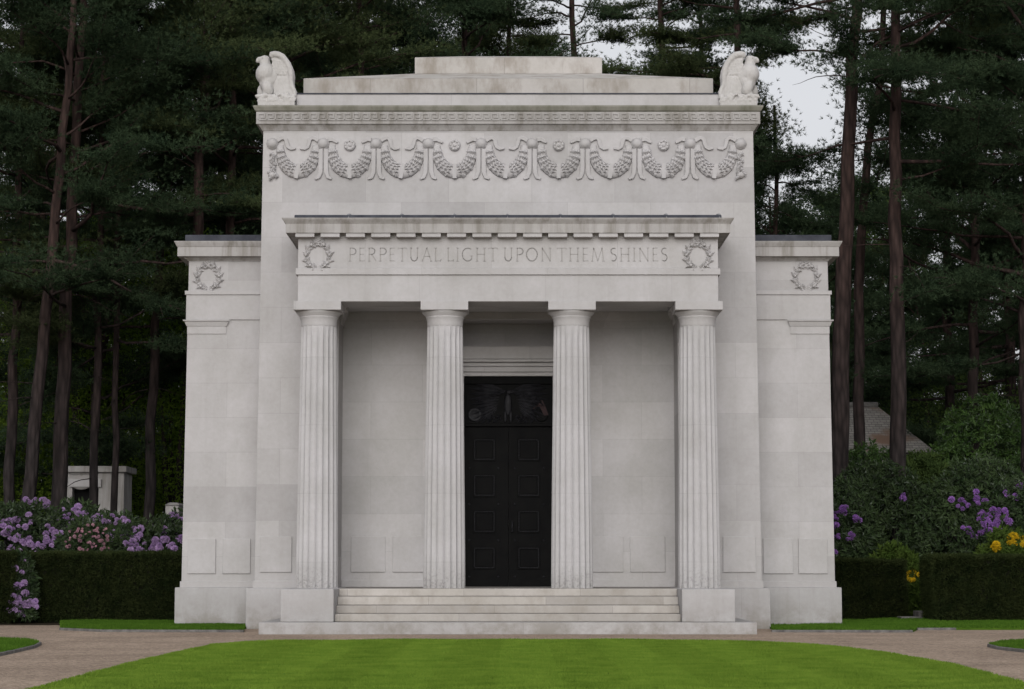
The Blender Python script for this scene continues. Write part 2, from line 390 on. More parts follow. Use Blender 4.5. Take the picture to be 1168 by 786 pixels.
# --- frieze ornament on the main block
cf = M['carve']
def pz(px, py): p = at(px, py, YM); return (p.x, p.z)
hubs = [310.8, 368.9, 429.2, 488.6, 548.7, 607.0, 667.3, 726.4, 787.0, 844.6]
U = Zp(100, YM) - Zp(101, YM)          # metres per photo pixel up here
rnd = random.Random(3)
for h in hubs:
    x, z = pz(h, 164)
    m_ = MB(); m_.blob((x, YM-.01, z), 5.9*U, .085, 5.7*U, 0, 16, 12)
    m_.lathe([(6.6*U, 0), (6.6*U, .03), (5.4*U, .045)], (x, YM+.002, z), 20, axis='y')
    m_.build('boss', cf, main)
def leaf_relief(m_, x, z, l, w, ang, y, t):
    """small raised carved leaf pointing along ang"""
    ca, sa = math.cos(ang), math.sin(ang)
    P = [(-.5*l,0,0), (-.15*l,.5*w,0), (.5*l,0,-.35*t), (-.15*l,-.5*w,0), (.05*l,0,-t)]
    vs = [(x+a*ca-b*sa, y+c, z+a*sa+b*ca) for a, b, c in P]
    m_.add(vs, [(0,4,1), (1,4,2), (2,4,3), (3,4,0)], False)
for i in range(9):
    xa, xb = hubs[i], hubs[i+1]; c = (xa+xb)/2
    m_ = MB(); hw = (xb-xa)/2
    cen = []; thick = []
    nst = 30
    for k in range(nst+1):
        a = math.pi*(k/nst)                      # left end -> bottom -> right end
        ex = -math.cos(a)
        ox, oy = c + 24.2*ex*(1 if abs(ex) < .999 else 1), 167 + 37*math.sin(a)**.82
        ix, iy = c + (16.5)*ex, 165 + 22.5*math.sin(a)**.9
        cen.append(pz((ox+ix)/2, (oy+iy)/2)); thick.append(math.hypot(ox-ix, oy-iy)/2*U)
    # body of the swag
    m_.tube([(p[0], YM+.0, p[1]) for p in cen], thick, 12, sq=1.0)
    # flatten towards the wall
    m_.v = [(x, YM-(YM-y)*.62 if y < YM else YM+.001, z) for x, y, z in m_.v]
    for k in range(1, nst, 1):
        p, q = cen[k-1], cen[k+1]; d = math.atan2(q[1]-p[1], q[0]-p[0])
        if k > nst/2: d += math.pi             # leaves point down to the middle
        if abs(k-nst/2) < 1.6:
            continue
        if k % 2: continue
        nn = 4
        for s in range(nn):
            ss = (s+.5+(.5 if (k//2) % 2 else 0)-.25)/nn*2-1
            tt = thick[k]*ss*.84
            x = cen[k][0] - math.sin(d)*tt; z = cen[k][1] + math.cos(d)*tt
            yb = YM - .6*thick[k]*math.sqrt(max(0, 1-ss*ss*.9))
            L = (.105 if i % 2 else .085)*rnd.uniform(.8, 1.2)
            leaf_relief(m_, x, z, L*1.15, L*.8, d+rnd.uniform(-.3, .3)+ss*.45*(1 if k <= nst/2 else -1), yb+.010, .062)
    # binding band at the bottom
    kc = nst//2
    m_.strip([(cen[kc][0]+(.02 if i % 2 == 0 else 0), cen[kc][1]+thick[kc]), (cen[kc][0]-(.03 if i % 2 == 0 else 0), cen[kc][1]-thick[kc])], .07, YM-.64*thick[kc], YM)
    m_.build('garland', cf, main)
    if i % 2 == 1:
        x, z = pz(c, 166); r = 6.6*U
        q = MB(); q.lathe([(0, .075), (.30*r, .075), (.36*r, .05), (.48*r, .05), (.62*r, .07), (.85*r, .065), (r, .03), (r, -.005)], (x, YM, z), 24, axis='y')
        for k in range(8):
            a = k*math.pi/4; q.blob((x+.7*r*math.cos(a), YM-.062, z+.7*r*math.sin(a)), .2*r, .025, .15*r, a)
        q.build('rosette', cf, main)
        for sgn, hh in ((1, xa), (-1, xb)):
            q = MB(); P = [pz(hh+sgn*dx, 150+dy) for dx, dy in ((5.5, 9.5), (10, 9.2), (13, 11), (16.5, 13.2))]
            q.strip(P, [5*U, 4.6*U, 4*U, 2.4*U], YM-.05, YM+.005); q.build('ribbon_end', cf, main, bevel=.008)
    else:
        for sgn, hh in ((1, xa), (-1, xb)):
            q = MB(); P = [pz(hh+sgn*dx, 150+dy) for dx, dy in ((5.5, 11.0), (9, 8.6), (12.6, 7.6), (15.5, 9.5), (16.6, 14), (18, 18), (21, 20), (26.5, 19.6))]
            q.strip(P, [4.4*U, 4.4*U, 4*U, 4.2*U, 4.4*U, 4*U, 3.6*U, 2.4*U], YM-.05, YM+.005); q.build('ribbon', cf, main, bevel=.008)
for h in hubs[1:-1]:
    q = MB()
    for sgn in (-1, 1):
        P = [pz(h+sgn*dx, y) for dx, y in ((3.0, 170), (3.0, 180), (3.1, 190), (3.4, 197), (5.4, 202.6), (9.6, 204.6))]
        q.strip(P, [5.2*U, 5.2*U, 5.2*U, 5*U, 4.2*U, 2.4*U], YM-.045, YM+.005)
    q.build('hanging_ribbon', cf, main, bevel=.012)
for h in (hubs[0], hubs[-1]):
    q = MB()
    for k in range(26):
        t = k/25; x, z = pz(h+rnd.uniform(-1, 1)*(2+4.5*t**2), 176+28*t)
        leaf_relief(q, x, z, .1, .07, -math.pi/2+rnd.uniform(-.8, .8), YM-.02-.02*t, .05)
    x, z = pz(h, 200); q.blob((x, YM-.02, z), .075, .075, .06); q.build('flower_pendant', cf, main)

# --- main cornice, Greek key, attic, roof steps
zc0, zc1, zc2, zc3 = Zp(149.5, YM), Zp(140.5, YM-.12), Zp(127.5, YM-.12), Zp(120.3, YM-.15)
ring = [(-ht, 47.2, -1, 0), (-ht, YM, -1, -1), (ht, YM, 1, -1), (ht, 47.2, 1, 0)]
co = MB(); pf = .115
co.sweep(ring, [(-.6, zc0), (.012, zc0), (.03, zc0+.03), (.045, zc0+.05), (.085, zc1-.012), (pf, zc1-.012), (pf, zc2), (-.6, zc2)])
cor = co.build('cornice', M['cornice'], chapel, bevel=.004)
cr = MB(); cr.sweep(ring, [(-.6, zc2+.001), (pf-.01, zc2+.001), (.135, zc2+.02), (.165, zc3-.03), (.17, zc3), (-.6, zc3)])
cr.build('crown_moulding', M['crown'], chapel, bevel=.004)
key = MB(); n = 58; kw = 2*(ht+pf-.03)/n; yk = YM-pf; k0, k1 = zc1+.045, zc2-.03; hk = k1-k0; b = .02
for i in range(n):
    x = -(ht+pf-.03) + i*kw
    def kb(a, c, d, e): key.box(x+a*kw, x+c*kw, yk-.02, yk+.004, k0+d*hk, k0+e*hk)
    kb(0, .82, .84, 1); kb(0, .13, .16, .84); kb(.13, 1.0, 0, .16) if i < n-1 else kb(.13, .9, 0, .16)
    kb(.69, .82, .34, .84); kb(.33, .69, .34, .5)
key.build('greek_key', M['cornice'], cor)

ya = YM+.03; za1 = Zp(107.6, ya); hat = HW(337, 820, 115, ya)
MB().box(-hat, hat, ya, 47, zc3, za1).build('attic_course', M['ent'], chapel, bevel=.006)
zl = Zp(106.3, ya); MB().box(-hat-.015, hat+.015, ya-.02, 47.02, za1+.001, zl).build('lead_flashing', M['lead'], chapel)
Y2, Y3 = 38.45, 39.9; YE2, YE3 = 46.6, 45.1
h2 = HW(344.7, 812, 95, Y2); h3 = HW(470, 683.6, 75, Y3); z2 = Zp(89.5, Y2); z3b = Zp(84.0, Y3); z3 = Zp(65.5, Y3)
a = MB(); a.box(-h2, h2, Y2, YE2, zl+.001, z2); a.frus((-h2, h2, Y2, YE2), (-h3, h3, Y3, YE3), z2, z3b); a.build('roof_step', M['attic'], chapel, bevel=.008)
a = MB(); a.box(-h3, h3, Y3, YE3, z3b, z3); a.frus((-h3, h3, Y3, YE3), (-.9, .9, 41.6, 43.4), z3, z3+.42); a.build('roof_step', M['attic'], chapel, bevel=.008)

# --- wings
w0, w1 = HW(205.6, 951.3, 663, YW), HW(214.5, 942.5, 299, YW)
zwt, zwb = Zp(270, YW), zpl
yb_w = 45.8
def wreath(parent, px, py, Y, rad_px, name='wreath'):
    c = at(px, py, Y); r = (at(px+rad_px, py, Y)-c).length
    m_ = MB(); rn = random.Random(int(px))
    for sgn in (-1, 1):
        for k in range(7):
            t = -math.pi/2 + sgn*(.20 + (math.pi-.28)*k/6)
            x, z = c.x + r*.78*math.cos(t), c.z + r*.84*math.sin(t)
            d = t + sgn*math.pi/2
            for da, off, l in ((0, 0, 1), (.9, .10, .9), (-.9, -.10, .95)):
                a_ = d+da*rn.uniform(.75, 1.25); l = l*rn.uniform(.75, 1.15)
                leaf_relief(m_, x+math.cos(a_)*r*.16, z+math.sin(a_)*r*.16, r*.52*l, r*.30, a_, Y-.004, rn.uniform(.035, .062))
            if k % 2: m_.blob((x, Y-.045, z), r*.1, .03, r*.1, 0, 8, 5)
    return m_.build(name, cf, parent)
for s in (-1, 1):
    def sx(pts): return pts if s < 0 else [(-x, y, -mx, my) for x, y, mx, my in reversed(pts)]
    m_ = MB()
    xi = hb-.3
    poly = [(-w0, zpl), (-xi, zpl), (-xi, zwt), (-w1, zwt)]
    if s > 0: poly = [(-x, z) for x, z in reversed(poly)]
    m_.prism(poly, YW, yb_w)
    wing = m_.build('wing', M['wall'], chapel, bevel=.006)
    def pth(w): return sx([(-xi, YW, 0, -1), (-w, YW, -1, -1), (-w, yb_w, -1, 0)])
    wp = HW(198, 959.6, 700, YW-.1)
    xs = sorted((s*wp, s*(hp-.05)))
    MB().box(xs[0], xs[1], YW-.1, yb_w+.1, -.3, zpl).build('plinth', M['plinth'], wing, bevel=.012)
    zbw = Zp(663, YW)
    MB().sweep(pth(w0), [(-.05, zpl+.002), (.022, zpl+.002), (.022, zbw-.006), (.016, zbw), (-.05, zbw)]).build('base_course', M['wall'], wing)
    # architrave band, taenia, cornice
    za = Zp(364.8, YW); zt0, zt1 = Zp(336.5, YW), Zp(332, YW)
    wm = w1+(w0-w1)*.18
    MB().sweep(pth(wm), [(-.05, za), (.03, za), (.028, zt0), (-.05, zt0)]).build('architrave', M['ent'], wing, bevel=.004)
    MB().sweep(pth(w1+.006), [(-.05, zt0+.001), (.055, zt0+.001), (.055, zt1), (-.05, zt1)]).build('taenia', M['ent'], wing, bevel=.004)
    z0, z1_, z2_, z3_ = Zp(298, YW), Zp(292.3, YW-.18), Zp(282, YW-.18), Zp(275, YW-.22)
    wc = MB(); wc.sweep(pth(w1), [(-.4, z0), (.02, z0), (.04, z0+.025), (.07, z0+.035), (.085, z1_), (.185, z1_), (.185, z2_), (.20, z2_+.02), (.235, z3_-.02), (.24, z3_), (-.4, z3_)])
    wc.build('cornice', M['cornice'], wing, bevel=.004)
    zl0, zl1 = z3_+.002, Zp(268, YW-.05)
    xs = sorted((s*(w1+.07), s*(ht-.02)))
    MB().box(xs[0], xs[1], YW-.07, yb_w+.05, zl0, zl1).build('lead_roof', M['lead'], wing, bevel=.015)
    # pilaster strip with its capital
    m_ = MB(); zp0, zp1 = Zp(381, YW), Zp(372.5, YW); zp2 = Zp(365.2, YW)
    wpil = HW(213.8, 944, 376, YW); wi = HW(256.3, 902, 376, YW)
    pth2 = sx([(-wi, YW, 1, -1), (-wpil, YW, -1, -1), (-wpil, yb_w, -1, 0)])
    m_.sweep(pth2, [(-.05, zp0), (.018, zp0), (.018, zp1), (.03, zp1+.005), (.06, zp2-.03), (.085, zp2-.022), (.085, zp2), (-.05, zp2)])
    m_.build('pilaster_capital', M['ent'], wing, bevel=.003)
    if s < 0: panel(wing, 214, 246.4, 614.5, 654.3, YW, M['wall']); panel(wing, 254, 286, 614.5, 654.3, YW, M['wall']); wreath(wing, 237.5, 316, YW, 16.6)
    else: panel(wing, 870.8, 904, 614.5, 654.3, YW, M['wall']); panel(wing, 911, 943.4, 614.5, 654.3, YW, M['wall']); wreath(wing, 919.4, 316, YW, 16.6)

# --- portico: base step, pedestals, steps
hbs = HW(297.3, 866, 716, YB)
MB().box(-hbs, hbs, YB, YM-.11, -.2, ZBASE-.001).build('base_step', M['plinth'], chapel, bevel=.012)
ho, hi = HW(322, 840.8, 690, YK), HW(382.3, 779.7, 690, YK)
for s in (-1, 1):
    xs = sorted((s*ho, s*hi)); MB().box(xs[0], xs[1], YK, YM-.1, ZBASE, ZS).build('column_pedestal', M['plinth'], chapel, bevel=.012)
zr = [Zp(y, Y) for y, Y in ((700.2, 35.25), (690.6, 35.5), (680.3, 35.75))] + [ZS]
yf = [35.22, 35.48, 35.74, 36.0]; zprev = ZBASE
for i in range(4):
    MB().box(-hi+.002, hi-.002, yf[i], YM-.1 if i < 3 else YM-.1, zprev, zr[i]).build('step', M['step'], chapel, bevel=.014); zprev = zr[i]+.0005
MB().box(-HO+.004, HO-.004, YM-.1, YN+.6, .2, ZS-.002).build('porch_floor', M['step'], chapel)

# --- columns
ztop = Zp(364.3, YC-.3)
za0, za1_ = Zp(353.3, YA-.04), Zp(343.6, YA-.04)
rb, rt = HW(338.3, 386.3, 665, YC-.1), HW(344, 384.3, 368, YC-.1)
def column(x):
    m_ = MB(); nf = 20; per = 8; rings = 14; vs = []; fs = []
    for j in range(rings+1):
        t = j/rings; z = ZS+(ztop-ZS)*t; r = rb+(rt-rb)*(t**1.25)
        for k in range(nf*per):
            a = 2*math.pi*k/(nf*per); q = (k % per)/per
            dd = .030*math.sin(math.pi*q)**.8 if t < .995 else .002
            rr = r*1.0 - dd*r/rb
            vs.append((x+rr*math.cos(a), YC+rr*math.sin(a), z))
    w = nf*per
    for j in range(rings):
        for k in range(w): l = (k+1) % w; fs.append((j*w+k, j*w+l, (j+1)*w+l, (j+1)*w+k))
    fs.append(tuple(rings*w+k for k in range(w)))
    m_.add(vs, fs, False)
    c = m_.build('column', M['column'], chapel)
    q = MB(); ab = HW(335.8, 390, 348, YA-.04)
    he = za0-ztop
    q.lathe([(rt*.98, -.10), (rt*1.0, -.10), (rt*1.012, -.06), (rt*1.012, -.02), (rt*1.035, .0), (rt*1.05, .03), (rt*1.1, .05), (ab*.80, he*.42), (ab*.92, he*.72), (ab*.965, he*.93), (ab*.95, he), (0, he)], (x, YC, ztop), 40)
    q.box(x-ab, x+ab, YC-ab, YC+ab, za0, za1_)
    q.build('capital', M['ent'], c, bevel=.004)
for px in (362.6, 507.2, 652.2, 796.6): column(at(px, 520, YC).x)

# --- portico entablature
he_ = HW(340, 819.6, 330, YA)
zar0, zt0, zt1 = za1_+.001, Zp(313.6, YA), Zp(306, YA-.03)
zf1 = Zp(268.5, YA)
BR = 36.96; hin = he_-.72
ar = MB(); ar.box(-he_, he_, YA, BR, zar0, zt0); ar.box(-he_, -hin, BR, YM, zar0, zt0); ar.box(hin, he_, BR, YM, zar0, zt0)
ar.build('architrave', M['ent'], chapel, bevel=.006)
MB().sweep([(-he_, YM, -1, 0), (-he_, YA, -1, -1), (he_, YA, 1, -1), (he_, YM, 1, 0)], [(-.3, zt0+.001), (.035, zt0+.001), (.035, zt1), (-.3, zt1)]).build('taenia', M['ent'], chapel, bevel=.004)
fz = MB(); fz.box(-he_, he_, YA, YM, max(zt1, ZC+.02)+.001, zf1)
frieze = MB().box(-he_, he_, YA, YM-.002, zt1+.001, zf1).build('frieze', M['ent'], chapel)
MB().box(-HO-.05, HO+.05, BR+.002, YN-.06, ZC-.004, ZC+.06).build('porch_ceiling', M['porch'], chapel)

# inscription, cut into the frieze
def arc(cx, cz, rx, rz, a0, a1, n=10): return [(cx+rx*math.cos(R(a0+(a1-a0)*i/n)), cz+rz*math.sin(R(a0+(a1-a0)*i/n))) for i in range(n+1)]
T_, t_ = .085, .05
def ser(x, z, w=.2): return ([(x-w/2, z), (x+w/2, z)], .035)
G = {
 'P': (.56, [([(.12,0),(.12,1)],T_), ([(.12,.98),(.28,.98)]+arc(.28,.74,.25,.24,90,-90)+[(.14,.5)],t_+.012), ser(.12,.015)]),
 'E': (.52, [([(.12,0),(.12,1)],T_), ([(.12,.975),(.45,.975)],t_), ([(.12,.52),(.40,.52)],t_), ([(.12,.025),(.48,.025)],t_)]),
 'R': (.66, [([(.12,0),(.12,1)],T_), ([(.12,.98),(.28,.98)]+arc(.28,.75,.24,.23,90,-90)+[(.14,.52)],t_+.012), ([(.28,.52),(.62,0)],T_), ser(.12,.015)]),
 'T': (.66, [([(.33,0),(.33,.98)],T_), ([(.02,.975),(.64,.975)],t_), ([(.02,.98),(.01,.88)],.035), ([(.64,.98),(.65,.88)],.035), ser(.33,.015)]),
 'U': (.76, [([(.14,1),(.14,.32)]+arc(.37,.30,.23,.28,180,360)+[(.60,.32),(.60,1)],T_-.01), ser(.14,.985), ser(.60,.985)]),
 'A': (.74, [([(.06,0),(.37,1)],t_), ([(.36,1),(.68,0)],T_), ([(.18,.36),(.57,.36)],t_), ser(.06,.015,.16), ser(.68,.015,.16)]),
 'L': (.52, [([(.12,0),(.12,1)],T_), ([(.12,.025),(.48,.025),(.50,.14)],t_), ser(.12,.985)]),
 'I': (.26, [([(.13,0),(.13,1)],T_), ser(.13,.015), ser(.13,.985)]),
 'G': (.84, [(arc(.45,.5,.38,.48,52,318,18),t_+.025), ([(.72,.40),(.72,.16)],T_), ser(.70,.40)]),
 'H': (.80, [([(.14,0),(.14,1)],T_), ([(.66,0),(.66,1)],T_), ([(.14,.52),(.66,.52)],t_), ser(.14,.015), ser(.14,.985), ser(.66,.015), ser(.66,.985)]),
 'O': (.92, [(arc(.46,.5,.38,.48,0,360,24),t_+.03)]),
 'N': (.82, [([(.14,0),(.14,1)],t_), ([(.12,1),(.70,0)],T_), ([(.70,0),(.70,1)],t_), ser(.14,.015), ser(.70,.985)]),
 'M': (.98, [([(.10,0),(.20,1)],t_), ([(.20,1),(.49,.02)],T_), ([(.49,.02),(.80,1)],t_), ([(.80,1),(.88,0)],T_), ser(.10,.015,.16), ser(.88,.015)]),
 'S': (.52, [(arc(.26,.75,.19,.225,50,250,9)+arc(.25,.27,.20,.25,75,-130,10),T_-.015)]),
}
txt = 'PERPETUAL LIGHT UPON THEM SHINES'
gap, space = .13, .24
tot = sum((G[c][0]+gap) if c != ' ' else space for c in txt)-gap
xl, xr = at(397.5, 290, YA).x, at(762, 290, YA).x
zL0, zL1 = Zp(298.2, YA), Zp(282.8, YA); lh = zL1-zL0; sxx = (xr-xl)/tot
cut = MB(); letters = []; x = xl
for c in txt:
    if c == ' ': x += space*sxx; continue
    w, strokes = G[c]; ins = MB(); letters.append(ins)
    for pts, th in strokes:
        P = [(x+px*sxx, zL0+pz_*lh) for px, pz_ in pts]
        for i in range(len(P)-1):
            a_, b_ = Vector(P[i]), Vector(P[i+1]); d = (b_-a_); L = d.length; d.normalize(); nn = Vector((-d.y, d.x))
            ex = 0.004 if len(P) > 2 else 0
            wv = th*lh*.5
            for mbx, y0, y1 in ((cut, YA-.03, YA+.012), (ins, YA+.009, YA+.02)):
                q = [a_-d*ex-nn*wv, b_+d*ex-nn*wv, b_+d*ex+nn*wv, a_-d*ex+nn*wv]
                mbx.add([(p.x, y0, p.y) for p in q]+[(p.x, y1, p.y) for p in q], [(0,1,2,3),(7,6,5,4),(1,0,4,5),(2,1,5,6),(3,2,6,7),(0,3,7,4)])
    x += (w+gap)*sxx
cme = cut.mesh('letter_cutter'); cob = bpy.data.objects.new('letter_cutter', cme); COL.objects.link(cob)
bo = frieze.modifiers.new('cut', 'BOOLEAN'); bo.object = cob; bo.operation = 'DIFFERENCE'; bo.solver = 'EXACT'; bo.use_self = True
bpy.context.view_layer.update()
dg = bpy.context.evaluated_depsgraph_get()
newme = bpy.data.meshes.new_from_object(frieze.evaluated_get(dg))
frieze.modifiers.clear(); frieze.data = newme
if not newme.materials: newme.materials.append(M['ent'])
bpy.data.objects.remove(cob)
for ins in letters: ins.build('letter', M['groove'], frieze)
wreath(frieze, 362.5, 292, YA, 17.2); wreath(frieze, 796, 292, YA, 17.2)

# portico cornice with mutules and lead roof
zk1, zk2 = Zp(255.5, YA-.19), Zp(248.2, YA-.26)
ring = [(-he_, YM+.02, -1, 0), (-he_, YA, -1, -1), (he_, YA, 1, -1), (he_, YM+.02, 1, 0)]
zsf = Zp(265.6, YA-.19)
c2 = MB(); c2.sweep(ring, [(-.3, zf1), (.02, zf1), (.04, zsf+.012), (.165, zsf+.012), (.175, zsf), (.19, zsf), (.19, zk1), (.20, zk1+.015), (.245, zk2-.025), (.255, zk2), (-.3, zk2)])
pcor = c2.build('cornice', M['cornice'], chapel, bevel=.003)
for k in range(17):
    l = at(336.9+28.85*k, 268, YA-.16); r = at(336.9+21.6+28.85*k, 268, YA-.16)
    MB().box(l.x, r.x, YA-.165, YA+.01, Zp(270.2, YA-.165), zsf+.02).build('mutule', M['ent'], pcor, bevel=.003)
zq = Zp(244.2, YA-.05)
rf = MB(); rf.box(-he_-.06, he_+.06, YA-.09, YM+.01, zk2+.001, zq-.02); rf.frus((-he_-.06, he_+.06, YA-.09, YM+.01), (-he_-.04, he_+.04, YA+.3, YM+.01), zq-.02, zq+.03)
prf = rf.build('lead_roof', M['lead'], chapel, bevel=.012)
for k in range(8):
    x = at(398+60.3*k, 244, YA).x
    MB().tube([(x, YA-.075, zk2+.02), (x, YA-.07, zq-.02), (x, YA+.3, zq+.035), (x, YM-.02, zq+.045)], [.022, .025, .026, .024], 8).build('lead_roll', M['lead_light'], prf)

# --- porch wall: crown, panels, door
cw = MB()
zq0, zq1, zq2 = Zp(373, YN), Zp(366, YN), ZC
zq2 = ZC-.006
prof = [(-.02, zq0), (.02, zq0), (.02, zq0+.03), (.03, zq1-.02), (.03, zq1), (.06, zq1+.02), (.10, zq2-.05), (.11, zq2-.002), (-.02, zq2-.002)]
cw.sweep([(-HO, YM+.3, 1, 0), (-HO, YN, 1, -1), (-NH-.001, YN, 0, -1)], prof); cw.sweep([(NH+.001, YN, 0, -1), (HO, YN, -1, -1), (HO, YM+.3, -1, 0)], prof)
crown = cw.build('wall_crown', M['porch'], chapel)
for s in (-1, 1):
    xs = sorted((s*(NH+.002), s*(HO-.002)))
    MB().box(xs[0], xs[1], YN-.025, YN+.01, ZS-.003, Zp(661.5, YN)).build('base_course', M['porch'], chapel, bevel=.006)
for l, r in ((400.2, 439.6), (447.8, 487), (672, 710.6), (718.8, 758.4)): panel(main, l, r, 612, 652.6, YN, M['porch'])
YD = YN+.72
ds = MB(); hd = .80
zt = Zp(429, YD-.12)
prof_h = [(Zp(395.2, YD-.3), Zp(409.5, YD-.3), .33), (Zp(410, YD-.3), Zp(413, YD-.3), .36), (Zp(413.2, YD-.3), Zp(418, YD-.2), .25), (Zp(418.2, YD-.2), Zp(424, YD-.2), .20), (Zp(424.2, YD-.2), zt, .14)]
for z1v, z0v, d in prof_h: ds.box(-NH+.002, NH-.002, YD-d, YD+.12, z0v, z1v)
for s in (-1, 1):
    xs = sorted((s*(hd+.002), s*(NH-.002))); ds.box(xs[0], xs[1], YD-.14, YD+.12, ZS-.01, zt-.001)
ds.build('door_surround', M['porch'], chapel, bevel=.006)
zd1 = Zp(487, YD)
for s in (-1, 1):
    xs = sorted((s*.0012, s*hd)); m_ = MB(); m_.box(xs[0], xs[1], YD, YD+.08, ZS, zd1)
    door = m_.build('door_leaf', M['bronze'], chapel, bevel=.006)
    cxp = (at(552.5, 550, YD).x if s < 0 else at(603, 550, YD).x)
    for py in (513, 554, 595, 636.5):
        z = Zp(py, YD); hh = .168
        f = MB()
        for (a_, b_, c_, d_) in ((-hh-.035, hh+.035, hh, hh+.035), (-hh-.035, hh+.035, -hh-.035, -hh), (-hh-.035, -hh, -hh, hh), (hh, hh+.035, -hh, hh)): f.box(cxp+a_, cxp+b_, YD-.02, YD+.01, z+c_, z+d_)
        f.box(cxp-hh+.02, cxp+hh-.02, YD-.006, YD+.01, z-hh+.02, z+hh-.02)
        pn = f.build('panel', M['bronze'], door, bevel=.004)
        st = MB(); h_ = hh+.006; ring_ = []
        for k in range(4):
            c0 = ((-1,-1),(1,-1),(1,1),(-1,1))[k]; c1 = ((1,-1),(1,1),(-1,1),(-1,-1))[k]
            ring_ += [(cxp+h_*(c0[0]+(c1[0]-c0[0])*q/14), YD-.022, z+h_*(c0[1]+(c1[1]-c0[1])*q/14)) for q in range(14)]
        ring_.append(ring_[0])
        st.tube(ring_, [.012 if q % 2 else .004 for q in range(len(ring_))], 6)
        st.build('beading', M['bronze_hi'], pn)
        for dx in (-.27, .27):
            MB().blob((cxp+dx+(.02*s if dx*s < 0 else 0), YD-.004, z-.335), .022, .022, .022).build('stud', M['bronze_hi'], door)
    if s > 0:
        MB().tube([(.07, YD-.07, Zp(606, YD)), (.07, YD-.07, Zp(596, YD))], .014).blob((.07, YD-.05, Zp(606, YD)), .02, .05, .02).blob((.07, YD-.05, Zp(596, YD)), .02, .05, .02).build('handle', M['bronze_hi'], door)
tp = MB(); tp.box(-hd, hd, YD-.02, YD+.08, zd1+.004, zt-.004)
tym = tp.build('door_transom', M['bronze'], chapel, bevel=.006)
def pd(px, py): p = at(px, py, YD-.02); return (p.x, p.z)
MB().box(-hd, hd, YD-.07, YD-.02, zt-.14, zt-.004).build('rail', M['bronze'], tym, bevel=.01)
MB().box(-hd, hd, YD-.06, YD-.02, zd1+.004, zd1+.06).build('rail', M['bronze'], tym, bevel=.01)
x0, zz0 = pd(579.5, 460)
eb = MB(); eb.blob((x0, YD-.025, zz0-.02), .075, .03, .2); eb.blob((x0+.015, YD-.03, zz0+.2), .05, .03, .05); eb.blob((x0+.06, YD-.04, zz0+.195), .035, .02, .018)
eb.blob((x0-.05, YD-.05, zz0-.25), .03, .02, .1); eb.blob((x0+.05, YD-.05, zz0-.25), .03, .02, .1); eb.build('eagle_relief', M['bronze_hi'], tym)
for s in (-1, 1):
    wg = MB(); nfe = 9
    for k in range(nfe):
        t = k/(nfe-1); root = (x0+s*(.10+.1*t), zz0+.2-.36*t); a_ = (.22-.8*t)
        L = .66-.2*t
        leaf_relief(wg, root[0]+s*L*.5*math.cos(a_), root[1]+L*.5*math.sin(a_)+.05, L, .12, a_ if s > 0 else math.pi-a_, YD-.022, .05)
    for k in range(6):
        t = k/5; leaf_relief(wg, x0+s*(.13+.07*k), zz0+.2-.03*k, .22, .08, -.3 if s > 0 else math.pi+.3, YD-.05, .04)
    wg.build('wing_relief', M['bronze_hi'], tym)
    sh = MB(); sh.lathe([(0, .015), (.08, .015), (.11, .035), (.125, .02), (.125, 0)], (x0+s*.60, YD-.02, zz0-.21), 20, axis='y'); sh.build('shield', M['bronze_hi'] if s < 0 else M['bronze'], tym)
    ol = MB()
    for k in range(14):
        leaf_relief(ol, x0+s*(.15+.022*k), zz0-.28+.05*math.sin(k*1.3), .11, .05, random.Random(k).uniform(0, 3), YD-.022, .04)
    ol.build('olive_branch', M['bronze_hi'], tym)
fl = MB()
for k in range(4): fl.strip([(x0+.46+.05*k, zz0-.10+.05*k), (x0+.56+.04*k, zz0-.02-.03*k), (x0+.66+.02*k, zz0-.22)], .022, YD-.06, YD-.02)
fl.build('flag_stripes', M['bronze_red'], tym)

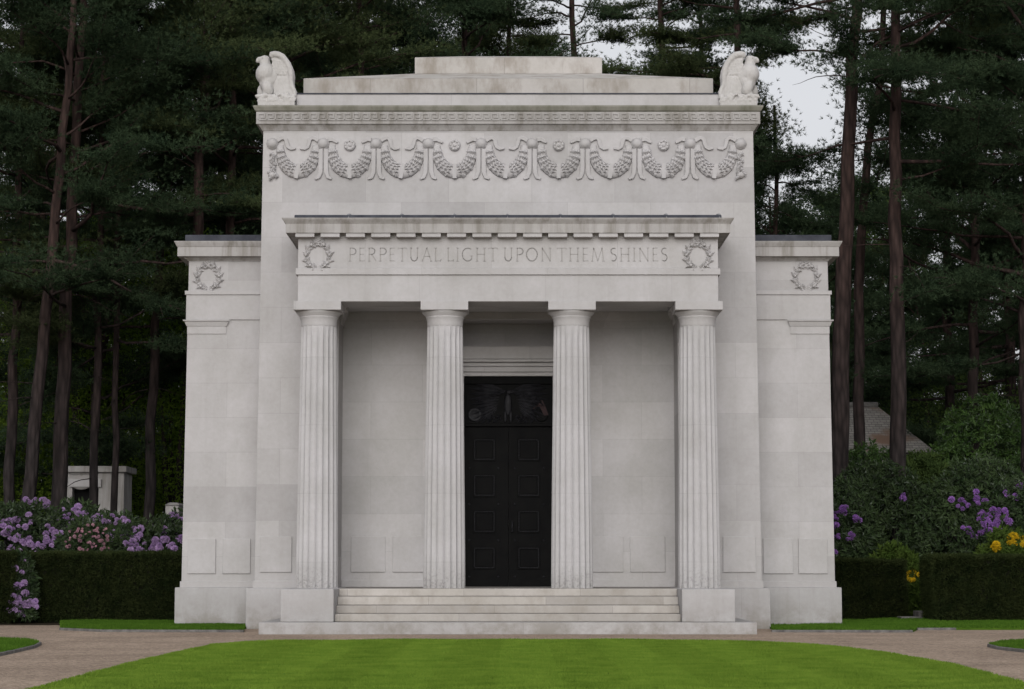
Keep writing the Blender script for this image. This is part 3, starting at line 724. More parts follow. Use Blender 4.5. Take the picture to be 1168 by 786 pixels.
# ------------------------------------------------------------------ eagles on the cornice
def eagle(s):
    """s = -1 looks left, +1 looks right; coordinates a(zx,zy) come from the outline, thickness is modelled"""
    yc = YM+.12
    x_in = at(338.3, 110, yc).x if s < 0 else at(819.5, 110, yc).x
    zb_ = zc3; k = U/10.48
    root = empty('eagle_statue', (x_in+s*.3, yc, zb_), 'carved stone eagle on the %s cornice corner, head turned %s, wings raised' % (('left', 'left') if s < 0 else ('right', 'right')), 'statue', 'eagles on the cornice corners')
    def A(zx, zy): return (x_in+s*(340+220-zx)*k, zb_+(708-zy)*k)
    def p3(zx, zy, y): x, z = A(zx, zy); return (x, yc+y, z)
    S = k
    b = MB()
    # trunk of the bird: torso, neck, head, beak, legs and tail, merged by remeshing
    b.blob(p3(200, 300, -.02), 125*S, .21, 130*S, 0, 20, 14); b.blob(p3(230, 400, -.01), 110*S, .19, 120*S, 0, 20, 14); b.blob(p3(270, 340, 0), 115*S, .17, 150*S, s*.3, 18, 12)
    b.tube([p3(205, 250, -.01), p3(188, 190, -.01), p3(182, 130, -.01)], [.135, .105, .085], 14)
    b.blob(p3(182, 122, -.01), 66*S, .085, 50*S, 0, 16, 12); b.blob(p3(128, 116, -.01), 46*S, .05, 30*S, 0, 12, 8); b.blob(p3(98, 134, -.01), 24*S, .04, 32*S, s*.2, 10, 8)
    b.blob(p3(165, 100, -.01), 52*S, .068, 16*S, 0, 12, 8)
    for y in (-.15, .11):
        b.blob(p3(230 if y < 0 else 150, 490, y), 66*S, .095, 95*S, -s*.4 if y < 0 else 0, 16, 12)
        b.tube([p3(205 if y < 0 else 135, 540, y), p3(185 if y < 0 else 130, 600, y)], [.055, .045], 10)
        for t in (-1, 0, 1): b.tube([p3(195 if y < 0 else 135, 590, y+.03*t), p3(160 if y < 0 else 112, 612, y+.05*t)], [.028, .02], 8)
    b.tube([p3(290, 470, .02), p3(400, 600, .02), p3(430, 640, .02)], [.13, .11, .09], 12, sq=.7)
    o = b.build('body', M['eagle'], root)
    rm = o.modifiers.new('merge', 'REMESH'); rm.mode = 'VOXEL'; rm.voxel_size = .014; rm.use_smooth_shade = True
    sm = o.modifiers.new('soft', 'SMOOTH'); sm.factor = .5; sm.iterations = 3
    for y in (-.083, .063): MB().blob(p3(160, 115, y), 9*S, .014, 7*S, 0, 8, 6).build('eye', M['groove'], root)
    outl = [(258,112),(272,78),(305,64),(345,70),(395,95),(440,135),(475,185),(497,240),(509,310),(512,390),(522,450),(545,490),(553,540),(555,600),(300,600),(280,500),(270,420),(262,330),(262,260),(275,215),(276,160)]
    for y in (-.09, .09):
        wv = MB(); pts = [A(*q) for q in outl]
        ar_ = sum(pts[i][0]*pts[(i+1) % len(pts)][1]-pts[(i+1) % len(pts)][0]*pts[i][1] for i in range(len(pts)))
        if ar_ < 0: pts = pts[::-1]
        wv.prism(pts, yc+y-.035, yc+y+.035)
        sg = -1 if y < 0 else 1
        rim = [p3(q[0]-(10 if n_ > 4 else 0), q[1]+(10 if n_ > 1 else 0), y+sg*.03) for n_, q in enumerate(outl[0:14])]
        wv.tube(rim, [.035]+[.06]*4+[.055]*4+[.04]*5, 10)
        yy = yc+y+sg*.03
        # covert scales in rows above long primaries
        for i in range(6):
            for j in range(5):
                t = i/5; q = j/4
                zx = 292+170*q*(.62+.38*t)+(8 if i % 2 else 0); zy = 150+150*t+(q*q*(-18))+30*q
                if zx > 468: continue
                x, z = A(zx, zy); wv.blob((x, yy, z), .05, .03, .030, s*(.9-.5*t), 8, 5)
        for j in range(6):
            q = j/5
            a0 = A(300+172*q**.9, 350-10*q); a1 = A(312+205*q, 600)
            wv.tube([(a0[0], yy, a0[1]), (a1[0], yy, a1[1])], [.040, .034], 8, sq=.5)
        w_ = wv.build('wing', M['eagle'], root)
        rm = w_.modifiers.new('merge', 'REMESH'); rm.mode = 'VOXEL'; rm.voxel_size = .012; rm.use_smooth_shade = True
        sm = w_.modifiers.new('soft', 'SMOOTH'); sm.factor = .5; sm.iterations = 1
    nb = MB(); x0_, x1_ = sorted((A(120, 700)[0], A(556, 700)[0]))
    nb.box(x0_, x1_, yc-.24, yc+.26, zb_+.001, zb_+.10)
    rr = random.Random(9)
    for i in range(90):
        zx = rr.uniform(115, 545); zy = rr.uniform(572, 650); y = rr.choice((-.22, -.2, .2, rr.uniform(-.2, .2)))
        x, z = A(zx, zy)
        nb.blob((x, yc+y, z), rr.uniform(.03, .07), .035, rr.uniform(.018, .035), rr.uniform(-.7, .7), 8, 5)
    nb.box(x0_+.02, x1_-.02, yc-.2, yc+.22, zb_+.1, zb_+.17)
    n_ = nb.build('rocky_base', M['eagle'], root)
    rm = n_.modifiers.new('merge', 'REMESH'); rm.mode = 'VOXEL'; rm.voxel_size = .014; rm.use_smooth_shade = True
    sm = n_.modifiers.new('soft', 'SMOOTH'); sm.factor = .5; sm.iterations = 2
eagle(-1); eagle(1)

# ------------------------------------------------------------------ ground
def sheet(name, poly, z, mat, depth=0):
    bm = bmesh.new(); vs = [bm.verts.new((p[0], p[1], z)) for p in poly]; f = bm.faces.new(vs)
    bm.normal_update()
    if f.normal.z < 0: f.normal_flip()
    if depth:
        r = bmesh.ops.extrude_face_region(bm, geom=[f]); 
        for v in [v for v in r['geom'] if isinstance(v, bmesh.types.BMVert)]: v.co.z -= depth
        bmesh.ops.recalc_face_normals(bm, faces=bm.faces)
    me = bpy.data.meshes.new(name); bm.to_mesh(me); bm.free()
    return tag(link(name, me, mat), kind='structure')
sheet('ground', [(-900, -400), (900, -400), (900, 1400), (-900, 1400)], -.012, M['floor'])
path_poly = [(-40, -8), (40, -8), (40, 40.2), (8, 40.2), (hp+.5, 37.9), (-hp-.5, 37.9), (-8, 40.0), (-40, 40.0)]
sheet('path', path_poly, -.004, M['gravel'])
LP = [gr(x, y) for x, y in ((47,785),(103,770),(156,756.5),(203,745.5),(241,737),(275,734),(330,732.3),(440,731.6),(580,731.2),(740,731.5),(868,733.6),(930,737),(1005,745),(1087,759.5),(1167,781),(1215,797))]
lawn_poly = [(-4.7, -6), (-4.7, 8), (LP[0].x-.02, 16)] + [(p.x, p.y) for p in LP] + [(5.9, 10), (5.9, -6)]
lawn = sheet('lawn', lawn_poly, .018, M['turf'], .03)
def inside(poly, X, Y):
    poly = [(p[0], p[1]) for p in poly]; c = np.zeros(len(X), bool); n = len(poly)
    for i in range(n):
        x1, y1 = poly[i]; x2, y2 = poly[(i+1) % n]
        m = ((y1 > Y) != (y2 > Y)) & (X < (x2-x1)*(Y-y1)/(y2-y1+1e-12)+x1); c ^= m
    return c
def blades(name, poly, z, n, h, mat, seed, ymin=None, stripes=False, w=.006, kind_label=None):
    rg = np.random.default_rng(seed); P = np.array([(p[0], p[1]) for p in poly]); lo, hi_ = P.min(0), P.max(0)
    if ymin: lo[1] = ymin
    X = rg.uniform(lo[0], hi_[0], n); Y = rg.uniform(lo[1], hi_[1], n); k = inside(poly, X, Y); X, Y = X[k], Y[k]; n = len(X)
    a = rg.uniform(0, 2*np.pi, n); hh = h*rg.uniform(.5, 1.15, n)*(1+.25*np.sin(X*3.1+Y*1.7)*np.sin(Y*2.3-X))
    lx = rg.normal(0, .35, n)*hh; ly = rg.normal(0, .35, n)*hh
    if stripes:
        s = np.sign(np.sin(X*np.pi/.62+.4)); ly += s*.22*hh
    V = np.empty((n, 3, 3)); dx, dy = np.cos(a)*w, np.sin(a)*w
    V[:,0] = np.stack([X-dx, Y-dy, np.full(n, z)], 1); V[:,1] = np.stack([X+dx, Y+dy, np.full(n, z)], 1); V[:,2] = np.stack([X+lx, Y+ly, z+hh], 1)
    me = np_mesh(name, V.reshape(-1,3), np.arange(n*3).reshape(-1,3), 3)
    return tag(link(name, me, mat), kind_label, 'grass', kind='stuff')
blades('lawn_grass', lawn_poly, .016, 620000, .028, M['grass'], 1, ymin=16.2, stripes=True, kind_label='bright green striped mown grass of the lawn before the chapel steps')
# verges beside the chapel, and the two corner lawns
vl = [(gr(69, 718.5).x, gr(69, 718.5).y), (gr(117, 720.6).x, gr(117, 720.6).y), (gr(278, 721).x, gr(278, 721).y), (-hp-.01, 37.6), (-hp+.3, 38.7), (-7, 41.6), (gr(60, 712.5).x, 41.0)]
vr = [(gr(880, 721).x, gr(880, 721).y), (gr(1041, 721.2).x, gr(1041, 721.2).y), (gr(1046, 718.6).x, gr(1046, 718.6).y), (gr(1090, 718.4).x, gr(1090, 718.4).y), (12, 37.3), (12, 40.9), (7.5, 43.2), (hp-.3, 38.7), (hp+.01, 37.6)]
cl = [gr(x, y) for x, y in ((-60,729.5),(-10,731),(30,732.3),(45,735.2),(38,739),(15,744.5),(-60,760))]
crn = [gr(x, y) for x, y in ((1230,731.5),(1160,733.8),(1140,735.2),(1128.5,737.6),(1140,740.6),(1165,743.5),(1230,750))]
for i, (poly, n, nm) in enumerate(((vl, 60000, 'verge'), (vr, 90000, 'verge'), (cl, 40000, 'corner_lawn'), (crn, 40000, 'corner_lawn'))):
    sheet(nm, poly, .03, M['turf'], .04)
    lab = ['short dark grass growing on the verge at the left wing', 'short dark grass growing on the verge at the right wing', 'short grass growing on the corner lawn at the left edge', 'short grass growing on the corner lawn at the right edge'][i]
    blades('verge_grass' if i < 2 else 'corner_grass', poly, .028, n, .05 if i < 2 else .045, M['grass_dark'], 10+i, w=.009, kind_label=lab)
def kerb(pts, h=.036, w=.06):
    m_ = MB()
    for i in range(len(pts)-1):
        a_, b_ = Vector((pts[i][0], pts[i][1], 0)), Vector((pts[i+1][0], pts[i+1][1], 0)); d = (b_-a_).normalized(); nn = Vector((-d.y, d.x, 0))*w/2
        q = [a_-nn, b_-nn+d*.003, b_+nn+d*.003, a_+nn]
        m_.add([(p.x, p.y, -.02) for p in q]+[(p.x, p.y, h) for p in q], [(0,3,2,1),(4,5,6,7),(0,1,5,4),(1,2,6,5),(2,3,7,6),(3,0,4,7)])
    return tag(m_.build('kerb', M['kerb'], None, bevel=.008), kind='structure')
kerb(vl[0:3]); kerb(vr[0:2]); kerb(vr[2:4]); kerb([(p.x, p.y) for p in cl]); kerb([(p.x, p.y) for p in crn])

# ------------------------------------------------------------------ vegetation helpers
def nrm(a): return a/np.maximum(np.linalg.norm(a, axis=-1, keepdims=True), 1e-9)
def tufts(C, D, rg, k=9, l=(.07, .14), w=.0085, spread=.95):
    """needle tufts: k thin triangles at each centre"""
    n = len(C); r = rg.normal(0, 1, (n, k, 3)); d = nrm(D[:,None,:]+r*spread); L = rg.uniform(l[0], l[1], (n, k, 1))
    p = nrm(np.cross(d, rg.normal(0, 1, (n, k, 3))))*w; B = np.broadcast_to(C[:,None,:], d.shape)
    V = np.stack([B-p, B+p, B+d*L], 2).reshape(-1, 3); return V
def leaves(C, D, rg, l=(.07, .12), w=.4):
    """one bent diamond leaf (two triangles) at each centre, pointing along D"""
    n = len(C); D = nrm(D); L = rg.uniform(l[0], l[1], (n, 1)); s = nrm(np.cross(D, rg.normal(0, 1, (n, 3)))); up = nrm(np.cross(s, D))
    a = C; b = C+D*L*.5+s*L*w*.5+up*L*.08; c = C+D*L-up*L*.12; d = C+D*L*.5-s*L*w*.5+up*L*.08
    return np.stack([a, b, c, a, c, d], 1).reshape(-1, 3)
def tri_mesh(name, V): return np_mesh(name, V, np.arange(len(V)).reshape(-1, 3), 3)

def pine(rg, pathp, rad, z0, z1, nl, L0, dens=1.0, bare=4, az_bias=None, flat=.35, pads=(4, 7)):
    """trunk along pathp (local points), limbs between heights z0 and z1; returns trunk MB and crown verts"""
    P = [Vector(p) for p in pathp]; zs = [p.z for p in P]
    def on(z):
        for i in range(len(P)-1):
            if P[i].z <= z <= P[i+1].z: t = (z-P[i].z)/(P[i+1].z-P[i].z); return P[i].lerp(P[i+1], t)
        return P[-1].copy()
    tb = MB(); fine = []; rr = []
    for i in range(len(P)-1):
        m = max(2, int((P[i+1]-P[i]).length/.8))
        for j in range(m): fine.append(P[i].lerp(P[i+1], j/m)+Vector((rg.normal(0, .025), rg.normal(0, .025), 0)))
    fine.append(P[-1]); H = P[-1].z
    for p in fine:
        t = max(0, p.z/H); rr.append(rad*(1.0-.78*t**1.2)*(1+.35*math.exp(-max(0, p.z)*2.5)))
    tb.tube(fine, rr, 10)
    CC = []; DD = []
    az = rg.uniform(0, 6.28)
    for i in range(nl+bare):
        isbare = i >= nl
        u = (i+rg.uniform(0, 1))/nl if not isbare else 0
        z = z0+(z1-z0)*u if not isbare else rg.uniform(max(2.5, z0-4), z0+2)
        az += 2.4+rg.normal(0, .5)
        aa = az if az_bias is None or rg.random() > .6 else az_bias+rg.normal(0, .7)
        L = L0*(1-.62*max(0, u)**1.6)*rg.uniform(.55, 1.15)
        if isbare: L *= .45
        el = rg.uniform(-.15, .35)+.5*u
        p = on(z); d = Vector((math.cos(aa)*math.cos(el), math.sin(aa)*math.cos(el), math.sin(el)))
        pts = [p.copy()]; seg = 7
        for s in range(seg):
            d = (d+Vector((rg.normal(0, .16), rg.normal(0, .16), rg.normal(0, .12)-.03+.04*(s > 3)))).normalized(); p = p+d*(L/seg); pts.append(p.copy())
        r0 = .014+.011*L*rg.uniform(.6, 1.1)
        if isbare: r0 *= .55
        tb.tube(pts, [r0*(1-.85*s/seg) for s in range(seg+1)], 5)
        if isbare: continue
        for q in range(rg.integers(pads[0], pads[1]+1)+1):
            t = rg.uniform(.35, 1.0) if q else 1.0
            f = t*seg; j = min(int(f), seg-1); b0 = pts[j].lerp(pts[j+1], f-j); dd = (pts[j+1]-pts[j]).normalized()
            ra = rg.choice((-1, 1))*rg.uniform(.4, 1.2) if q else 0
            tw = Vector((dd.x*math.cos(ra)-dd.y*math.sin(ra), dd.x*math.sin(ra)+dd.y*math.cos(ra), dd.z+rg.uniform(-.1, .3))).normalized()
            tl = rg.uniform(.5, 1.25)*(.5+.16*L0)
            e0 = b0+tw*tl+Vector((0, 0, -.05*tl))
            tb.tube([b0, b0.lerp(e0, .5)+Vector((0, 0, .04)), e0], [.014, .010, .004], 3)
            n = int(dens*tl*rg.uniform(95, 160)); tt = rg.uniform(.1, 1.08, n)
            base = np.array(b0)[None]+np.outer(tt, np.array(e0-b0))
            w_ = .20*tl*(.5+tt)
            off = np.stack([rg.normal(0, 1, n)*w_, rg.normal(0, 1, n)*w_, np.abs(rg.normal(0, 1, n))*w_*flat*1.6-.05], 1)
            CC.append(base+off); DD.append(np.broadcast_to(np.array(tw)*.7+np.array((0, 0, .45)), (n, 3))+off*1.5)
    return tb, np.concatenate(CC), np.concatenate(DD)

def put_tree(name, label, group, loc, tb, crownV, leafmat, cat='tree', mats=None):
    root = empty(name, loc, label, cat, group)
    tb.build('trunk', M['bark'], root, local=True)
    link('crown', tri_mesh('crown', crownV), leafmat, root, local=True)
    return root
def copy_tree(root, loc, rz, sc_, label, group):
    r = root.copy(); COL.objects.link(r); r.location = loc; r.rotation_euler = (0, 0, rz); r.scale = (sc_, sc_, sc_); r['label'] = label; r['group'] = group
    for ch in root.children:
        c = ch.copy(); COL.objects.link(c); c.parent = r
    return r

# ------------------------------------------------------------------ pines placed one by one
G_ = 'tall pines around the chapel'
heroes = [
 # px/py points of the trunk, distance, radius, crown z0, z1, limbs, limb length, label, bias
 ([(10,640),(13,500),(20,330),(24,100)], 53, .15, 6.5, 16, 26, 3.2, 'thin dark pine trunk at the far left edge behind the mauve rhododendrons', None),
 ([(26,620),(33,540),(48,400),(60,280),(80,60)], 50, .17, 7.0, 17, 28, 3.6, 'dark pine leaning right, second trunk from the left edge', None),
 ([(65,640),(67,580),(74,380),(82,230),(92,60),(96,-60)], 51, .2, 6.6, 17, 32, 4.0, 'thick pine whose trunk stands at the left edge of the little mausoleum', None),
 ([(104,640),(108,500),(113,330),(118,60)], 53, .115, 6.0, 17, 26, 3.4, 'dark pine trunk standing before the doorway of the little mausoleum', None),
 ([(130,640),(131,500),(134,300),(140,100)], 54, .095, 6.0, 17, 26, 3.4, 'slender pine trunk at the right side of the little mausoleum', None),
 ([(168,640),(173,480),(183,300),(189,170),(192,60)], 56, .15, 6.8, 17, 24, 3.4, 'pine whose narrow trunk rises just left of the left wing roof', None),
 ([(222,640),(224,300),(228,180),(236,90),(240,-20)], 53, .19, 9.5, 18, 24, 3.6, 'reddish pine trunk rising behind the left wing roof, left of the two there', None),
 ([(258,640),(262,300),(266,170),(266,60),(262,-60)], 55, .17, 9.0, 18, 24, 3.6, 'reddish pine trunk rising behind the left wing beside the chapel wall', None),
 ([(957,650),(958,520),(962,300),(968,180),(973,60),(980,-80)], 49.5, .24, 12.4, 19, 24, 3.3, 'thick reddish pine standing close beside the right wing corner', 2.6),
 ([(980,650),(979,330),(984,240),(992,170),(1003,90),(1008,10)], 53, .16, 12.6, 18, 14, 2.8, 'crooked forked pine leaning right behind the thick pine by the right wing', 0.2),
 ([(1025,660),(1024,500),(1022,250),(1021,60),(1018,-80)], 48.5, .205, 9.6, 18, 26, 4.0, 'straight tall pine on the right, standing before the tiled roof', 0.1),
 ([(882,640),(884,300),(885,200),(883,120)], 62, .16, 8.0, 13.0, 28, 2.6, 'small reddish pine trunk seen above the right wing roof', 2.8),
 ([(842,640),(842,200),(842,60),(838,-60)], 57, .17, 13.2, 20, 26, 2.9, 'pine whose boughs hang just above the right eagle', 2.8),
 ([(1114,660),(1112,400),(1110,200),(1108,0)], 54, .16, 5.6, 17, 34, 4.0, 'dark pine with low boughs at the right edge above the violet rhododendron', None),
 ([(1172,660),(1170,400),(1172,200),(1176,0)], 51, .18, 5.4, 17, 36, 4.2, 'dark bushy pine cut by the right edge of the picture', None),
 ([(655,640),(656,300),(654,60),(652,-20)], 64, .17, 16.3, 22, 26, 2.3, 'pine trunk rising behind the right half of the stepped roof', None),
 ([(757,640),(757,300),(757,90),(752,0)], 60, .19, 12.6, 20, 30, 2.35, 'pine behind the roof left of the right eagle', 0.2),
 ([(528,640),(528,200),(529,60),(533,-30)], 62, .17, 13.8, 20, 26, 3.8, 'pine behind the left half of the stepped roof', None),
 ([(578,640),(578,200),(580,60),(582,-30)], 68, .16, 14.6, 21, 26, 2.4, 'pine just behind the middle of the stepped roof', None),
 ([(800,640),(800,200),(801,60),(797,-30)], 70, .16, 13.6, 21, 26, 2.8, 'pine standing back behind the right eagle', None),
 ([(414,640),(414,200),(412,60),(408,-30)], 58, .16, 12.2, 19, 28, 3.8, 'pine behind the roof right of the left eagle', None),
 ([(328,640),(328,200),(327,60),(330,-30)], 56, .17, 11.4, 18, 30, 3.8, 'pine directly behind the left eagle', None),
]
rg = np.random.default_rng(77)
for i, (pp, Y, rad, z0, z1, nl, L0, lab, bias) in enumerate(heroes):
    pts = [at(px, py, Y) for px, py in pp]
    b0 = pts[0].copy(); b0.z = 0
    loc = [p-Vector((b0.x, b0.y, 0)) for p in pts]
    loc[0] = Vector((0, 0, -.1))
    top = loc[-1].copy(); d = (loc[-1]-loc[-2]).normalized()
    while top.z < z1+1.2: top = top+(d*.5+Vector((0, 0, .5))).normalized()*1.5; loc.append(top.copy())
    tb, C, D = pine(rg, loc, rad, z0, z1, nl, L0, az_bias=bias, dens=1.0)
    put_tree('pine_tree', lab, G_, (b0.x, b0.y, 0), tb, tufts(C, D, rg), M['needle'] if i % 3 else M['needle_olive'])

# variants for the wood behind
var = []
for v in range(5):
    H = (19, 21, 18, 20, 17)[v]; z0 = (6.0, 8.0, 3.5, 5.0, 2.5)[v]
    pth = [(0, 0, -.1), (rg.normal(0, .15), rg.normal(0, .15), H*.35), (rg.normal(0, .4), rg.normal(0, .4), H*.7), (rg.normal(0, .5), rg.normal(0, .5), H)]
    tb, C, D = pine(rg, pth, .17, z0, H-.5, 40, 3.9, dens=.95, flat=.45)
    var.append((tb.mesh('trunk'), tri_mesh('crown', tufts(C, D, rg, k=8, l=(.08, .15), w=.011))))
protos = {}
def wood(v, x, y, rz, s, label, group):
    if v not in protos:
        r = empty('pine_tree', (x, y, 0), label, 'tree', group); r.rotation_euler = (0, 0, rz); r.scale = (s, s, s)
        link('trunk', var[v][0], M['bark'], r, local=True); link('crown', var[v][1], M['needle_olive'] if v % 2 else M['needle'], r, local=True); protos[v] = r
    else: copy_tree(protos[v], (x, y, 0), rz, s, label, group)
rp = random.Random(21)
def row(n, x0, x1, y0, y1, vs, label, group, s=(.9, 1.15), skip=(), lim=True):
    for i in range(n):
        x = x0+(x1-x0)*(i+rp.uniform(.15, .85))/n; y = rp.uniform(y0, y1)
        px = 584+(x-CX)/y*F
        if any(a < px < b for a, b in skip): continue
        v = rp.choice(vs); k = rp.uniform(*s)
        if lim and 855 < px < 1010: k = min(k, 11.5/(19, 21, 18, 20, 17)[v])
        wood(v, x, y, rp.uniform(0, 6.28), k, label, group)
row(5, -17, -6.5, 60, 66, (0, 2, 4), 'dark pine in the second rank of the wood left of the chapel', 'second rank of pines on the left')
row(7, 9.5, 17, 57, 65, (2, 3, 4), 'dark pine in the second rank of the wood right of the chapel', 'second rank of pines on the right', skip=((930, 1078),))
row(5, -22, -7, 70, 84, (0, 2, 3, 4), 'distant pine deep in the wood left of the chapel', 'distant pines on the left')
row(9, 10, 23, 72, 84, (2, 3, 4), 'distant pine deep in the wood right of the chapel', 'distant pines on the right', s=(.62, .8))
row(7, -8, .6, 70, 80, (0, 1, 3), 'distant pine rising behind the left part of the chapel roof', 'distant pines behind the left roof', s=(.95, 1.15))
row(5, 4.5, 9, 68, 78, (0, 1), 'distant pine rising behind the right part of the chapel roof', 'distant pines behind the right roof', s=(.85, 1.05), skip=((600, 760),(800, 1010)))
row(14, -34, 34, 95, 115, (2, 3, 4), 'far pine closing the view at the back of the wood', 'far pines at the back of the wood', s=(.72, .9), skip=((-40, 50), (90, 190)))

for px, Y, H in ((868, 84, 15.2), (930, 86, 15.0), (985, 90, 17.6), (1012, 88, 16.8), (958, 80, 13.2)):
    wood(4, (px-584)/F*Y+CX, Y, rp.uniform(0, 6.28), H/17, 'short dark pine under the sky gap beyond the right wing roof', 'short pines under the right sky gap')
# broad-leaved understorey
def leafy(rg, H, rx, nclump, per, l=(.09, .15), z0=.6, w=.5, cs=.45):
    tb = MB(); CC = []; DD = []
    for s in range(3+int(H > 3)*2):
        a = rg.uniform(0, 6.28); t = Vector((math.cos(a)*rx*.45, math.sin(a)*rx*.45, H*.7))
        tb.tube([(0, 0, -.1), tuple(t*.4+Vector((0, 0, .2))), tuple(t)], [.02+.012*H, .015+.008*H, .008], 6)
    for c in range(nclump):
        a = rg.uniform(0, 6.28); u = rg.uniform(0, 1); zz = z0+(H-z0)*u; rr = rx*math.sqrt(max(.05, 1-(2*u-.75)**2*.75 if u > .37 else .85))*math.sqrt(rg.uniform(.15, 1))
        c0 = np.array((rr*math.cos(a), rr*math.sin(a), zz)); n = int(per*rg.uniform(.6, 1.4))
        off = rg.normal(0, cs, (n, 3))*np.array((1, 1, .55)); CC.append(c0+off); DD.append(off/cs*.7+rg.normal(0, .6, (n, 3))+np.array((math.cos(a)*.5, math.sin(a)*.5, -.15)))
    return tb, leaves(np.concatenate(CC), np.concatenate(DD), rg, l, w)
def bush(name, label, group, x, y, H, rx, mat, rg, nclump=70, per=55, cat='shrub', **kw):
    tb, V = leafy(rg, H, rx, nclump, per, **kw)
    root = empty(name, (x, y, 0), label, cat, group)
    tb.build('stem' if cat == 'shrub' else 'trunk', M['bark'], root, local=True)
    link('foliage' if cat == 'shrub' else 'crown', tri_mesh('foliage', V), mat, root, local=True)
    return root
def px_at(px, Y): return at(px, 640, Y).x
# fresh green deciduous trees lit between the trunks
dec = [(18, 61, 9.6, 1.2, 'narrow fresh green tree between the two leftmost pines'), (50, 63, 7.5, 1.0, 'small fresh green tree behind the leaning pine on the left'), (96, 61, 10.5, 1.3, 'fresh green tree right of the thick left pine'),
       (150, 62, 11.2, 1.5, 'airy fresh green tree left of the narrow trunk by the left wing'), (196, 61, 10.4, 1.2, 'fresh green sapling hard by the left wing'),
       (40, 76, 9, 2.6, 'fresh green young tree deep between the trunks at the far left'), (110, 84, 11, 3.0, 'tall fresh green tree behind the little mausoleum'),
       (165, 78, 12.5, 2.8, 'fresh green tree in the gap left of the left wing'), (205, 88, 13.5, 2.8, 'fresh green tree peeping over the left wing roof'),
       (915, 88, 15.6, 3.4, 'pale green tree beyond the right wing roof under the open sky'), (995, 84, 15.4, 3.2, 'green broad-leaved tree between the two right pines'),
       (1090, 74, 8.5, 3.0, 'dark green broad-leaved tree behind the right bushes'), (850, 80, 12.5, 2.6, 'green tree hidden behind the right corner of the chapel')]
for px, Y, H, rx, lab in dec:
    bush('broadleaf_tree', lab, 'broad-leaved trees in the wood', px_at(px, Y), Y, H, rx, M['decid'] if px < 600 else M['under'], rg, 150, 130, cat='tree', z0=1.5, cs=.6, l=(.08, .13))
# dark evergreen undergrowth filling the foot of the wood
ug = [(-12, 66, 3.6), (45, 68, 3.4), (95, 90, 4.2), (150, 66, 3.6), (195, 63, 4.6), (1000, 66, 4.6), (1045, 62, 4.2), (1100, 60, 5.2), (1150, 58, 5.6), (1190, 60, 5.0), (965, 62, 4.2), (935, 64, 3.6), (20, 92, 6), (160, 94, 6), (980, 94, 6.5), (1080, 94, 7), (1160, 94, 7)]
for i, (px, Y, H) in enumerate(ug):
    side = 'left' if px < 500 else 'right'
    bush('evergreen_shrub', 'dark evergreen undergrowth in the wood %s of the chapel' % side, 'undergrowth on the %s' % side, px_at(px, Y), Y, H, 2.0, M['under'], rg, 80, 60, z0=.2, l=(.1, .17))

# rhododendrons and azaleas behind the hedges
def truss_mesh(mat_name):
    m_ = MB(); r_ = random.Random(4)
    for i in range(26):
        ph = math.acos(1-1.35*(i+.5)/26); th = i*2.4; d = Vector((math.sin(ph)*math.cos(th), math.sin(ph)*math.sin(th), math.cos(ph)))
        s_ = d.cross(Vector((0, 0, 1)));  s_ = s_.normalized() if s_.length > .01 else Vector((1, 0, 0)); u_ = s_.cross(d)
        c = d*.075
        for k in range(5):
            a = k*1.2566+r_.random(); e = (s_*math.cos(a)+u_*math.sin(a))
            f = (s_*math.cos(a+.5)+u_*math.sin(a+.5))
            m_.add([c*.6, c+e*.042+d*.012, c+(e+f)*.026+d*.02, c+f*.042+d*.012], [(0,1,2),(0,2,3)])
    return m_.mesh('flower_cluster')
TR = {k: truss_mesh(k) for k in ('purple', 'violet', 'pink', 'yellow')}
for k in TR: TR[k].materials.append(M[k])
